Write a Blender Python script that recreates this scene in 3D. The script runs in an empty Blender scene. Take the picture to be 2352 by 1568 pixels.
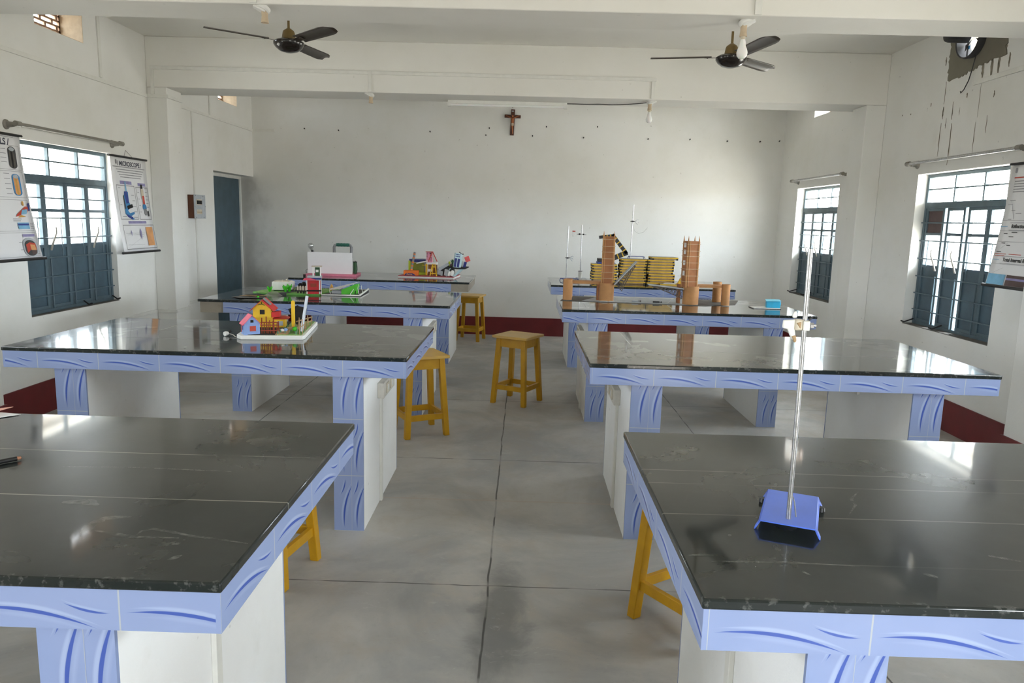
import bpy, bmesh, math, random
from mathutils import Vector, Matrix
random.seed(7)
SC = bpy.context.scene
COL = SC.collection
PI = math.pi

# ------------------------------------------------------------------ camera
def cam_basis(yaw, pitch, roll):
    cy, sy, cp, sp = math.cos(yaw), math.sin(yaw), math.cos(pitch), math.sin(pitch)
    f = Vector((sy*cp, cy*cp, -sp)); r = Vector((cy, -sy, 0)); u = r.cross(f)
    cr, sr = math.cos(roll), math.sin(roll)
    return r*cr + u*sr, u*cr - r*sr, f
r_, u_, f_ = cam_basis(-0.0115, 0.1613, 0.0271)
cd = bpy.data.cameras.new('camera'); cam = bpy.data.objects.new('camera', cd); COL.objects.link(cam)
cam.matrix_world = Matrix(((r_.x, u_.x, -f_.x, 0), (r_.y, u_.y, -f_.y, 0), (r_.z, u_.z, -f_.z, 1.5775), (0, 0, 0, 1)))
cd.sensor_width = 36.0; cd.sensor_fit = 'HORIZONTAL'; cd.lens = 1704.8/2352*36.0
cd.clip_start = 0.02; cd.clip_end = 200
SC.camera = cam

# ------------------------------------------------------------------ light
w = bpy.data.worlds.new('sky'); SC.world = w; w.use_nodes = True
wn = w.node_tree; wn.nodes.clear()
wo = wn.nodes.new('ShaderNodeOutputWorld'); wb = wn.nodes.new('ShaderNodeBackground')
wb.inputs['Color'].default_value = (0.87, 0.94, 1.0, 1); # hazy sky, brighter on the sunny right-hand side
wt = wn.nodes.new('ShaderNodeTexCoord'); wsp = wn.nodes.new('ShaderNodeSeparateXYZ'); wn.links.new(wt.outputs['Generated'], wsp.inputs[0])
wmr = wn.nodes.new('ShaderNodeMapRange'); wmr.interpolation_type = 'SMOOTHSTEP'
for k_, v_ in enumerate((-0.3, 1.0, 4.6, 11.0)): wmr.inputs[k_+1].default_value = v_
wn.links.new(wsp.outputs[0], wmr.inputs[0]); wn.links.new(wmr.outputs[0], wb.inputs['Strength'])
# below the horizon: pale sunlit open ground
wg = wn.nodes.new('ShaderNodeMapRange'); wg.interpolation_type = 'SMOOTHSTEP'
for k_, v_ in enumerate((-0.02, 0.03, 0.0, 1.0)): wg.inputs[k_+1].default_value = v_
wn.links.new(wsp.outputs[2], wg.inputs[0])
wc = wn.nodes.new('ShaderNodeMix'); wc.data_type = 'RGBA'; wc.inputs[6].default_value = (0.54, 0.515, 0.46, 1); wc.inputs[7].default_value = (0.87, 0.94, 1.0, 1)
wn.links.new(wg.outputs[0], wc.inputs[0]); wn.links.new(wc.outputs[2], wb.inputs['Color'])
wn.links.new(wb.outputs[0], wo.inputs[0])
sd = bpy.data.lights.new('sun', 'SUN'); sd.energy = 11.0; sd.angle = math.radians(1.0); sd.color = (1.0, 0.95, 0.88)
sun = bpy.data.objects.new('sun', sd); COL.objects.link(sun)
sun.rotation_euler = Vector((0.30, -0.52, 0.80)).to_track_quat('Z', 'Y').to_euler()
SC.view_settings.view_transform = 'Standard'; SC.view_settings.look = 'None'
SC.view_settings.gamma = 1.0; SC.view_settings.use_curve_mapping = False
SC.view_settings.exposure = 2.42
SC.cycles.sample_clamp_indirect = 4.0; SC.cycles.caustics_reflective = False; SC.cycles.caustics_refractive = False; SC.cycles.blur_glossy = 1.0
SC.cycles.max_bounces = 10; SC.cycles.diffuse_bounces = 6; SC.cycles.transparent_max_bounces = 12

# ------------------------------------------------------------------ materials
def lin(c):
    c = c/255.0
    return c/12.92 if c <= 0.04045 else ((c+0.055)/1.055)**2.4
def rgb(r, g, b): return (lin(r), lin(g), lin(b), 1.0)
class NT:
    """small helper for building node trees"""
    def __init__(s, name):
        s.m = bpy.data.materials.new(name); s.m.use_nodes = True
        s.t = s.m.node_tree; s.t.nodes.clear()
        s.o = s.t.nodes.new('ShaderNodeOutputMaterial')
    def n(s, typ, **kw):
        nd = s.t.nodes.new(typ)
        for k, v in kw.items(): setattr(nd, k, v)
        return nd
    def l(s, a, b): s.t.links.new(a, b)
    def put(s, sock, v):
        if hasattr(v, 'is_linked'): s.l(v, sock)
        else: sock.default_value = v
    def math(s, op, a, b=0.0, c=None, clamp=False):
        nd = s.n('ShaderNodeMath', operation=op, use_clamp=clamp)
        s.put(nd.inputs[0], a); s.put(nd.inputs[1], b)
        if c is not None: s.put(nd.inputs[2], c)
        return nd.outputs[0]
    def mix(s, f, a, b):
        nd = s.n('ShaderNodeMix', data_type='RGBA')
        s.put(nd.inputs[0], f); s.put(nd.inputs[6], a); s.put(nd.inputs[7], b)
        return nd.outputs[2]
    def coord(s, kind='Object', scale=(1, 1, 1), loc=(0, 0, 0)):
        tc = s.n('ShaderNodeTexCoord'); mp = s.n('ShaderNodeMapping')
        mp.inputs['Scale'].default_value = scale; mp.inputs['Location'].default_value = loc
        s.l(tc.outputs[kind], mp.inputs['Vector']); return mp.outputs[0]
    def noise(s, vec, scale, detail=4, rough=0.6, dist=0.0):
        nd = s.n('ShaderNodeTexNoise'); s.l(vec, nd.inputs['Vector'])
        nd.inputs['Scale'].default_value = scale; nd.inputs['Detail'].default_value = detail
        nd.inputs['Roughness'].default_value = rough; nd.inputs['Distortion'].default_value = dist
        return nd.outputs['Fac']
    def ramp(s, f, a, b, lo=0.0, hi=1.0):
        nd = s.n('ShaderNodeMapRange', interpolation_type='SMOOTHSTEP'); nd.clamp = True
        s.put(nd.inputs[0], f); s.put(nd.inputs[1], a); s.put(nd.inputs[2], b)
        s.put(nd.inputs[3], lo); s.put(nd.inputs[4], hi)
        return nd.outputs[0]
    def bump(s, h, strength=0.3, dist=0.01):
        nd = s.n('ShaderNodeBump'); s.l(h, nd.inputs['Height'])
        nd.inputs['Strength'].default_value = strength; nd.inputs['Distance'].default_value = dist
        return nd.outputs[0]
    def bsdf(s, col, rough=0.6, metal=0.0, spec=0.5, normal=None, ior=1.5):
        p = s.n('ShaderNodeBsdfPrincipled')
        s.put(p.inputs['Base Color'], col); s.put(p.inputs['Roughness'], rough)
        p.inputs['Metallic'].default_value = metal; p.inputs['IOR'].default_value = ior
        p.inputs['Specular IOR Level'].default_value = spec
        if normal is not None: s.l(normal, p.inputs['Normal'])
        s.l(p.outputs[0], s.o.inputs[0]); return p
MATS = {}
def plain(name, col, rough=0.6, metal=0.0, spec=0.5, var=0.12, nscale=14.0):
    """painted / plastic / wood like surface with slight mottling"""
    if name in MATS: return MATS[name]
    t = NT(name); v = t.coord()
    n1 = t.noise(v, nscale, 4)
    c2 = tuple(x*(1-var*2) for x in col[:3]) + (1,)
    p = t.bsdf(t.mix(t.ramp(n1, 0.25, 0.75), c2, col), rough, metal, spec)
    MATS[name] = t.m; return t.m

def wall_mat(name, base, dirt, amount=1.0, bump=0.25):
    t = NT(name); v = t.coord()
    big = t.noise(v, 0.9, 5, 0.6); mid = t.noise(v, 5.0, 6, 0.65); fine = t.noise(v, 60.0, 3, 0.6)
    c = t.mix(t.ramp(big, 0.40, 0.72, 0.0, 0.55*amount), base, dirt)
    c = t.mix(t.ramp(mid, 0.55, 0.80, 0.0, 0.35*amount), c, dirt)
    sp = t.noise(v, 26.0, 2, 0.5)
    c = t.mix(t.ramp(sp, 0.74, 0.80, 0.0, 0.35*amount), c, rgb(120, 112, 100))
    h = t.math('ADD', t.math('MULTIPLY', fine, 0.4), mid)
    t.bsdf(c, 0.88, 0, 0.25, t.bump(h, bump, 0.006))
    return t.m
M_wall = wall_mat('lime_washed_plaster', (0.80, 0.797, 0.77, 1), (0.70, 0.69, 0.635, 1))
M_ceil = wall_mat('painted_ceiling', (0.80, 0.788, 0.745, 1), (0.72, 0.70, 0.64, 1), 0.8, 0.15)
M_pier = wall_mat('pier_plaster', (0.84, 0.845, 0.84, 1), (0.66, 0.645, 0.60, 1), 0.9, 0.3)
M_cement = wall_mat('bare_cement', rgb(132, 128, 114), rgb(104, 98, 86), 1.2, 0.5)
M_concrete = wall_mat('bare_concrete', rgb(150, 142, 130), rgb(100, 93, 84), 1.3, 0.6)
M_skirt = plain('maroon_paint', rgb(112, 30, 34), 0.45, var=0.12, nscale=5)
M_white = plain('white_paint', (0.78, 0.78, 0.75, 1), 0.6, var=0.04)
M_casing = plain('painted_casing', (0.77, 0.765, 0.72, 1), 0.55, var=0.04)
M_blue_steel = plain('slate_blue_enamel', rgb(70, 93, 106), 0.42, var=0.16, nscale=6)
M_blue_dark = plain('slate_blue_enamel_frame', rgb(84, 104, 114), 0.42, var=0.14, nscale=9)
M_black = plain('black_plastic', rgb(28, 28, 30), 0.45)
M_steel = plain('galvanised_steel', rgb(196, 196, 196), 0.32, 0.85, nscale=60, var=0.2)
M_greyrod = plain('aged_rod', rgb(150, 146, 138), 0.45, 0.3, nscale=30)
M_paper = plain('laminated_paper', rgb(236, 236, 238), 0.22, 0.0, 0.5, var=0.01)
M_brown = plain('brown_wood_stain', rgb(92, 50, 26), 0.5, nscale=20)
M_fan = plain('fan_brown_enamel', rgb(66, 58, 50), 0.35, nscale=8)
M_fandark = plain('fan_motor_gloss', rgb(36, 31, 28), 0.18, nscale=8)
M_fanrod = plain('fan_rod_enamel', rgb(120, 98, 50), 0.45, nscale=9)
M_brass = plain('bakelite_tan', rgb(208, 188, 160), 0.5)
M_cream = plain('cream_plastic', rgb(216, 206, 186), 0.45)
M_wood = plain('bare_wood', rgb(182, 150, 108), 0.6, nscale=26, var=0.2)
M_card = plain('kraft_cardboard', rgb(190, 138, 88), 0.75, nscale=9, var=0.12)
M_carddark = plain('kraft_cardboard_inner', rgb(168, 112, 72), 0.8, nscale=9, var=0.14)
M_tape = plain('clear_tape', rgb(206, 182, 150), 0.2, nscale=30)
M_yellow = plain('yellow_paint', rgb(246, 200, 44), 0.5, nscale=12, var=0.1)
M_red = plain('red_card', rgb(214, 48, 44), 0.6)
M_pink = plain('pink_card', rgb(250, 92, 124), 0.6)
M_pinksoft = plain('pale_pink_foam', rgb(232, 132, 158), 0.65)
M_lblue = plain('light_blue_card', rgb(146, 176, 232), 0.6)
M_navy = plain('navy_card', rgb(34, 44, 120), 0.55)
M_blue = plain('blue_enamel', rgb(82, 116, 222), 0.35, nscale=8, var=0.06)
M_dblue = plain('dark_blue_enamel', rgb(36, 64, 150), 0.4)
M_green = plain('green_card', rgb(86, 190, 52), 0.65)
M_lgreen = plain('bright_leaf_green', rgb(70, 200, 40), 0.6)
M_dgreen = plain('dark_green_paint', rgb(40, 84, 44), 0.55)
M_turf = plain('green_felt', rgb(136, 176, 96), 0.9, nscale=40, var=0.2)
M_olive = plain('olive_card', rgb(128, 132, 28), 0.5)
M_lime = plain('lime_card', rgb(186, 204, 40), 0.5)
M_orange = plain('orange_card', rgb(244, 124, 36), 0.5)
M_foam = plain('white_foam', rgb(236, 236, 232), 0.8, var=0.04)
M_grey = plain('grey_card', rgb(140, 140, 142), 0.6)
M_lgrey = plain('light_grey_card', rgb(186, 192, 198), 0.55)
M_dgrey = plain('dark_grey_card', rgb(66, 66, 68), 0.6)
M_turq = plain('pale_blue_card', rgb(196, 222, 228), 0.55)
M_cyan = plain('cyan_carton', rgb(40, 176, 220), 0.5)
M_hair = plain('dust_grey', rgb(104, 100, 94), 0.9, nscale=20, var=0.2)
M_coal = plain('charcoal_rough', rgb(40, 38, 38), 0.85, nscale=30, var=0.3)
M_redbrown = plain('red_brown_sticks', rgb(150, 60, 36), 0.65)
M_plum = plain('plywood_brown', rgb(96, 78, 76), 0.7, nscale=12)
M_bluetint = plain('sticker_blue', rgb(60, 150, 210), 0.5)
M_sand = plain('dry_ground', rgb(190, 184, 172), 0.95, nscale=1.2, var=0.12)
M_brick = plain('terracotta_jali', rgb(150, 124, 104), 0.9, nscale=20, var=0.15)
M_beigewall = plain('raw_render', rgb(196, 170, 136), 0.9, nscale=10, var=0.12)
M_silver = plain('silver_paper', rgb(186, 192, 200), 0.35, 0.4)
M_twine = plain('white_cord', rgb(222, 220, 212), 0.8)
M_ink = plain('navy_ink', rgb(34, 38, 66), 0.5)
M_textgrey = plain('grey_print', rgb(150, 150, 156), 0.5)
M_lilac = plain('lilac_print', rgb(150, 144, 190), 0.5)
M_bronze = plain('bronze_figure', rgb(176, 104, 62), 0.4, 0.3)
M_cloth = plain('pale_loincloth', rgb(198, 178, 156), 0.6)
M_cross = plain('dark_walnut', rgb(88, 46, 30), 0.4)
M_orangeprint = plain('orange_print', rgb(232, 168, 110), 0.5)
M_redprint = plain('red_print', rgb(200, 70, 50), 0.5)
M_blueprint = plain('blue_print', rgb(60, 140, 200), 0.5)
M_lbprint = plain('sky_print', rgb(130, 190, 225), 0.5)
M_yelprint = plain('amber_print', rgb(214, 160, 70), 0.5)
M_reveal = plain('jali_inner_render', rgb(184, 168, 144), 0.9)

def glass_mat(name, tint=(1, 1, 1, 1), refl=0.08):
    t = NT(name)
    tr = t.n('ShaderNodeBsdfTransparent'); tr.inputs[0].default_value = tint
    gl = t.n('ShaderNodeBsdfGlossy'); gl.inputs['Roughness'].default_value = 0.03
    mx = t.n('ShaderNodeMixShader'); mx.inputs[0].default_value = refl
    t.l(tr.outputs[0], mx.inputs[1]); t.l(gl.outputs[0], mx.inputs[2]); t.l(mx.outputs[0], t.o.inputs[0])
    return t.m
M_glass = glass_mat('window_glass', (0.96, 0.97, 0.97, 1), 0.06)
M_bulb = glass_mat('clear_bulb_glass', (0.85, 0.86, 0.86, 1), 0.25)
def opal():
    t = NT('opal_bulb_glass')
    p = t.bsdf((0.86, 0.87, 0.86, 1), 0.12, 0, 0.6)
    p.inputs['Subsurface Weight'].default_value = 0.2
    return t.m
M_opal = opal()
M_plastic_film = glass_mat('plastic_film', (0.9, 0.9, 0.9, 1), 0.35)

def floor_mat():
    t = NT('cement_floor'); v = t.coord()
    sep = t.n('ShaderNodeSeparateXYZ'); t.l(v, sep.inputs[0]); X, Y = sep.outputs[0], sep.outputs[1]
    big = t.noise(v, 1.1, 6, 0.62, 0.8); mid = t.noise(v, 4.5, 6, 0.65, 0.6); fine = t.noise(v, 40, 4, 0.6)
    c = t.mix(t.ramp(big, 0.32, 0.68), rgb(150, 150, 148), rgb(184, 181, 175))
    c = t.mix(t.ramp(mid, 0.45, 0.75, 0.0, 0.55), c, rgb(172, 162, 148))
    c = t.mix(t.ramp(fine, 0.55, 0.8, 0.0, 0.25), c, rgb(136, 134, 130))
    # worn dark patch with its own outline near the crossing of the joints
    def dist(cx, cy, sx, sy):
        a = t.math('POWER', t.math('DIVIDE', t.math('SUBTRACT', X, cx), sx), 2.0)
        b = t.math('POWER', t.math('DIVIDE', t.math('SUBTRACT', Y, cy), sy), 2.0)
        return t.math('SQRT', t.math('ADD', a, b))
    warp = t.math('MULTIPLY', t.math('SUBTRACT', mid, 0.5), 1.6)
    for cx, cy, sx, sy, a in ((-0.05, 2.75, 0.13, 0.55, 0.75), (0.10, 2.3, 0.4, 0.5, 0.35), (-0.6, 2.95, 0.5, 0.25, 0.3)):
        d = t.math('ADD', dist(cx, cy, sx, sy), warp)
        c = t.mix(t.ramp(d, 1.15, 0.35, 0.0, a), c, rgb(108, 107, 106))
    # long crescents left by trowelling
    wv = t.coord(scale=(1.0, 2.2, 1)); tr = t.noise(wv, 7.0, 5, 0.7, 1.8)
    c = t.mix(t.ramp(tr, 0.60, 0.72, 0.0, 0.30), c, rgb(198, 196, 190))
    def line(coord, pos, wd):
        wob = t.math('MULTIPLY', t.math('SUBTRACT', t.noise(v, 3.0, 2), 0.5), 0.02)
        d = t.math('ABSOLUTE', t.math('SUBTRACT', t.math('ADD', coord, wob), pos))
        return t.ramp(d, wd, wd*0.4)
    brk = t.ramp(t.noise(v, 5.0, 3, 0.5), 0.38, 0.52)
    m = None
    for co, pos, wd in ((X, -0.112, 0.006), (Y, 3.03, 0.005), (Y, 4.757, 0.006), (X, 1.35, 0.006), (Y, 6.4, 0.005), (X, -2.0, 0.006)):
        q = line(co, pos, wd); m = q if m is None else t.math('MAXIMUM', m, q)
    c = t.mix(t.math('MULTIPLY', m, t.math('MULTIPLY_ADD', brk, 0.6, 0.3)), c, rgb(62, 60, 58))
    c = t.mix(t.math('MULTIPLY', line(Y, 4.03, 0.014), 0.55), c, rgb(176, 162, 148))
    t.bsdf(c, t.ramp(mid, 0.3, 0.7, 0.42, 0.62), 0, 0.4, t.bump(fine, 0.08, 0.004))
    return t.m
M_floor = floor_mat()

def stone_mat(name, ys, xs=(), smear=0.5):
    t = NT(name); v = t.coord()
    sep = t.n('ShaderNodeSeparateXYZ'); t.l(v, sep.inputs[0]); X, Y = sep.outputs[0], sep.outputs[1]
    n1 = t.noise(v, 2.2, 6, 0.6, 0.5); n2 = t.noise(v, 16, 5, 0.6)
    c = t.mix(t.ramp(n1, 0.3, 0.7), rgb(22, 28, 27), rgb(30, 36, 35))
    c = t.mix(t.ramp(n2, 0.35, 0.9, 0.0, 0.4), c, rgb(44, 50, 49))
    # chalk smears: thin warped ridges
    sv = t.coord(scale=(0.9, 2.4, 1.0)); s1 = t.noise(sv, 2.6, 3, 0.55, 2.2)
    ridge = t.math('ABSOLUTE', t.math('SUBTRACT', s1, 0.5))
    gate = t.ramp(t.noise(v, 1.7, 2), 0.52, 0.62)
    c = t.mix(t.math('MULTIPLY', t.ramp(ridge, 0.010, 0.002), t.math('MULTIPLY', gate, smear*0.03)), c, rgb(134, 136, 130))
    dv = t.coord(scale=(1.0, 3.0, 1.0), loc=(3.1, 0.4, 0)); d1 = t.noise(dv, 11.0, 2, 0.5, 0.4)
    c = t.mix(t.ramp(d1, 0.76, 0.82, 0.0, smear*0.06), c, rgb(142, 146, 142))
    for y0, st in ys:
        wob = t.math('MULTIPLY', t.math('SUBTRACT', t.noise(v, 1.5, 1), 0.5), 0.012)
        d = t.math('ABSOLUTE', t.math('SUBTRACT', t.math('ADD', Y, wob), y0))
        fade = t.ramp(t.noise(v, 4.0, 2), 0.35, 0.55, 0.35, 1.0)
        c = t.mix(t.math('MULTIPLY', t.ramp(d, 0.0030, 0.0010), t.math('MULTIPLY', fade, st)), c, rgb(168, 166, 156))
    for x0, ya, yb, st in xs:
        d = t.math('ABSOLUTE', t.math('SUBTRACT', X, x0))
        seg = t.math('MULTIPLY', t.math('GREATER_THAN', Y, ya), t.math('LESS_THAN', Y, yb))
        c = t.mix(t.math('MULTIPLY', t.math('MULTIPLY', t.ramp(d, 0.004, 0.001), seg), st), c, rgb(190, 188, 178))
    edge = t.math('MULTIPLY', t.ramp(Y, 0.012, 0.003), t.ramp(t.noise(v, 38.0, 3, 0.7), 0.55, 0.66))
    c = t.mix(t.math('MULTIPLY', edge, 0.16), c, rgb(170, 172, 168))
    h = t.noise(t.coord(scale=(1.0, 1.0, 1.0)), 5.0, 2, 0.4)
    rough = t.ramp(n1, 0.2, 0.85, 0.26, 0.32)
    nb_ = t.bump(h, 0.018, 0.004)
    pb = t.bsdf(c, rough, 0, 0.08, nb_, 1.5)
    pb.inputs['Coat Weight'].default_value = 1.0; pb.inputs['Coat Roughness'].default_value = 0.055; pb.inputs['Coat IOR'].default_value = 1.40
    t.l(nb_, pb.inputs['Coat Normal'])
    return t.m

def tile_mat():
    t = NT('glazed_wave_tile')
    uvn = t.n('ShaderNodeUVMap'); uvn.uv_map = 'UVMap'
    sep = t.n('ShaderNodeSeparateXYZ'); t.l(uvn.outputs[0], sep.inputs[0])
    U = t.math('FRACT', sep.outputs[0]); V = sep.outputs[1]
    def sq(x): return t.math('MULTIPLY', x, x)
    def stroke(u0, u1, cc, wid, soft):
        """cc = curve centre socket, tapering width between u0 and u1"""
        k = t.math('DIVIDE', t.math('SUBTRACT', U, u0), u1-u0, clamp=True)
        wd = t.math('MULTIPLY', t.math('SINE', t.math('MULTIPLY', k, PI)), wid)
        d = t.math('ABSOLUTE', t.math('SUBTRACT', V, cc))
        inside = t.math('DIVIDE', t.math('SUBTRACT', wd, d), soft, clamp=True)
        return inside
    c1 = t.math('MULTIPLY_ADD', sq(t.math('SUBTRACT', U, 0.22)), -1.12, 0.475)
    c2 = t.math('MULTIPLY_ADD', sq(t.math('SUBTRACT', U, 0.93)), 2.9, 0.41)
    base = t.mix(t.ramp(t.noise(t.coord(), 3.0, 2), 0.3, 0.7), rgb(136, 152, 192), rgb(143, 158, 197))
    below = t.math('SUBTRACT', c1, 0.13)
    col = t.mix(t.math('MULTIPLY', stroke(0.03, 0.92, t.math('ADD', c1, 0.10), 0.075, 0.05), 0.55), base, rgb(176, 189, 219))
    col = t.mix(t.math('MULTIPLY', stroke(0.10, 0.85, below, 0.09, 0.09), 0.35), col, rgb(166, 180, 214))
    col = t.mix(t.math('MULTIPLY', stroke(0.62, 0.96, t.math('ADD', c2, 0.06), 0.05, 0.04), 0.45), col, rgb(174, 187, 218))
    col = t.mix(stroke(0.027, 0.87, c1, 0.052, 0.012), col, rgb(66, 90, 168))
    col = t.mix(stroke(0.643, 0.945, c2, 0.038, 0.012), col, rgb(72, 95, 170))
    e = t.math('MINIMUM', U, t.math('SUBTRACT', 1.0, U))
    col = t.mix(t.ramp(e, 0.007, 0.004), col, rgb(176, 180, 186))
    t.bsdf(col, 0.16, 0, 0.5)
    return t.m
M_tile = tile_mat()

def stool_mat(name, a, b, wear):
    t = NT(name); v = t.coord()
    n1 = t.noise(v, 9, 5, 0.6); n2 = t.noise(t.coord(scale=(1, 6, 1)), 14, 4, 0.6)
    c = t.mix(t.ramp(n1, 0.3, 0.7), a, b)
    c = t.mix(t.ramp(n2, 0.58, 0.75, 0.0, 0.5), c, wear)
    t.bsdf(c, 0.42, 0, 0.5); return t.m
M_stool = stool_mat('mustard_enamel', rgb(184, 136, 14), rgb(198, 150, 22), rgb(176, 132, 36))
M_seat = stool_mat('worn_mustard_seat', rgb(196, 158, 92), rgb(208, 168, 82), rgb(196, 146, 50))

# ------------------------------------------------------------------ mesh builder
class B:
    def __init__(s, off=(0, 0, 0)):
        s.bm = bmesh.new(); s.off = Vector(off); s.uv = s.bm.loops.layers.uv.new('UVMap'); s.mi = 0
    def m(s, i): s.mi = i; return s
    def v(s, p): return s.bm.verts.new(Vector(p) - s.off)
    def face(s, pts, uvs=None):
        try: f = s.bm.faces.new([s.v(p) for p in pts])
        except ValueError: return None
        f.material_index = s.mi
        if uvs:
            for lp, uvv in zip(f.loops, uvs): lp[s.uv].uv = uvv
        return f
    def hexa(s, p):
        """p: 8 points, 0-3 bottom ring ccw, 4-7 top ring"""
        vs = [s.v(q) for q in p]
        for ix in ((3, 2, 1, 0), (4, 5, 6, 7), (0, 1, 5, 4), (1, 2, 6, 5), (2, 3, 7, 6), (3, 0, 4, 7)):
            f = s.bm.faces.new([vs[i] for i in ix]); f.material_index = s.mi
        return s
    def box(s, x0, x1, y0, y1, z0, z1):
        x0, x1 = min(x0, x1), max(x0, x1); y0, y1 = min(y0, y1), max(y0, y1); z0, z1 = min(z0, z1), max(z0, z1)
        return s.hexa([(x0, y0, z0), (x1, y0, z0), (x1, y1, z0), (x0, y1, z0), (x0, y0, z1), (x1, y0, z1), (x1, y1, z1), (x0, y1, z1)])
    def obox(s, c, size, rz=0.0, mat=None):
        """box centred at c, turned by rz about z (or by a 3x3 matrix)"""
        R = mat if mat is not None else Matrix.Rotation(rz, 3, 'Z')
        hx, hy, hz = size[0]/2, size[1]/2, size[2]/2; c = Vector(c)
        return s.hexa([c + R @ Vector(q) for q in ((-hx, -hy, -hz), (hx, -hy, -hz), (hx, hy, -hz), (-hx, hy, -hz), (-hx, -hy, hz), (hx, -hy, hz), (hx, hy, hz), (-hx, hy, hz))])
    def bar(s, p0, p1, a, b=None, up=(0, 0, 1)):
        """rectangular bar from p0 to p1, a wide, b high"""
        b = b or a; p0, p1 = Vector(p0), Vector(p1); d = (p1-p0).normalized(); u = Vector(up)
        if abs(d.dot(u)) > 0.98: u = Vector((1, 0, 0))
        sx = d.cross(u).normalized(); sz = sx.cross(d).normalized()
        q = []
        for p in (p0, p1):
            q += [p + sx*(-a/2) + sz*(-b/2), p + sx*(a/2) + sz*(-b/2), p + sx*(a/2) + sz*(b/2), p + sx*(-a/2) + sz*(b/2)]
        return s.hexa(q)
    def cyl(s, p0, p1, r0, r1=None, n=16, caps=True):
        r1 = r0 if r1 is None else r1; p0, p1 = Vector(p0), Vector(p1); d = (p1-p0).normalized()
        a = d.orthogonal().normalized(); b = d.cross(a)
        r = [[s.v(p + (a*math.cos(2*PI*k/n) + b*math.sin(2*PI*k/n))*rr) for k in range(n)] for p, rr in ((p0, r0), (p1, r1))]
        for k in range(n):
            f = s.bm.faces.new((r[0][k], r[0][(k+1) % n], r[1][(k+1) % n], r[1][k])); f.material_index = s.mi
        if caps:
            f = s.bm.faces.new(r[0][::-1]); f.material_index = s.mi
            f = s.bm.faces.new(r[1]); f.material_index = s.mi
        return s
    def lathe(s, prof, c=(0, 0, 0), n=20, axis=(0, 0, 1)):
        """prof: (radius, height) along axis through c"""
        d = Vector(axis).normalized(); a = d.orthogonal().normalized(); b = d.cross(a); c = Vector(c); rings = []
        for rr, h in prof:
            if rr < 1e-6: rings.append([s.v(c + d*h)])
            else: rings.append([s.v(c + d*h + (a*math.cos(2*PI*k/n) + b*math.sin(2*PI*k/n))*rr) for k in range(n)])
        for r0, r1 in zip(rings, rings[1:]):
            for k in range(n):
                k2 = (k+1) % n
                vs = ([r0[0]] if len(r0) == 1 else [r0[k], r0[k2]]) + ([r1[0]] if len(r1) == 1 else [r1[k2], r1[k]])
                if len(vs) >= 3:
                    try: f = s.bm.faces.new(vs); f.material_index = s.mi
                    except ValueError: pass
        return s
    def tube(s, pts, r, n=8, closed=False):
        pts = [Vector(p) for p in pts]; rings = []; prev = None; N = len(pts)
        for i, p in enumerate(pts):
            t = (pts[(i+1) % N] - pts[i-1]) if closed else (pts[min(i+1, N-1)] - pts[max(i-1, 0)])
            t.normalize()
            a = t.orthogonal().normalized() if prev is None else (prev - t*prev.dot(t)).normalized()
            prev = a; b = t.cross(a); rr = r[i] if isinstance(r, (list, tuple)) else r
            rings.append([s.v(p + (a*math.cos(2*PI*k/n) + b*math.sin(2*PI*k/n))*rr) for k in range(n)])
        prs = list(zip(rings, rings[1:])) + ([(rings[-1], rings[0])] if closed else [])
        for r0, r1 in prs:
            for k in range(n):
                f = s.bm.faces.new((r0[k], r0[(k+1) % n], r1[(k+1) % n], r1[k])); f.material_index = s.mi
        if not closed:
            for rg in (rings[0][::-1], rings[-1]):
                f = s.bm.faces.new(rg); f.material_index = s.mi
        return s
    def prism(s, pts, vec):
        """extrude a 3D outline along vec"""
        vec = Vector(vec); n = len(pts)
        a = [s.v(p) for p in pts]; b = [s.v(Vector(p)+vec) for p in pts]
        fs = [a[::-1], b] + [(a[i], a[(i+1) % n], b[(i+1) % n], b[i]) for i in range(n)]
        for q in fs:
            f = s.bm.faces.new(q); f.material_index = s.mi
        return s
    def ball(s, c, r, n=14, sz=1.0):
        prof = [(r*math.sin(PI*k/8), -r*sz*math.cos(PI*k/8)) for k in range(9)]
        prof[0] = (0, -r*sz); prof[-1] = (0, r*sz)
        return s.lathe(prof, c, n)
    def obj(s, name, mats, parent=None, loc=None, bevel=0.0, smooth=True, seg=2, fix=True):
        if fix: bmesh.ops.recalc_face_normals(s.bm, faces=s.bm.faces)
        me = bpy.data.meshes.new(name); s.bm.to_mesh(me); s.bm.free()
        for mt in (mats if isinstance(mats, (list, tuple)) else [mats]): me.materials.append(mt)
        if smooth:
            me.polygons.foreach_set('use_smooth', [True]*len(me.polygons)); me.set_sharp_from_angle(angle=math.radians(40))
        o = bpy.data.objects.new(name, me); COL.objects.link(o)
        if loc is not None: o.location = loc
        if parent is not None: o.parent = parent
        if bevel:
            bv = o.modifiers.new('bevel', 'BEVEL'); bv.width = bevel; bv.segments = seg; bv.limit_method = 'ANGLE'
            bv.angle_limit = math.radians(50)
        return o

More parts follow.
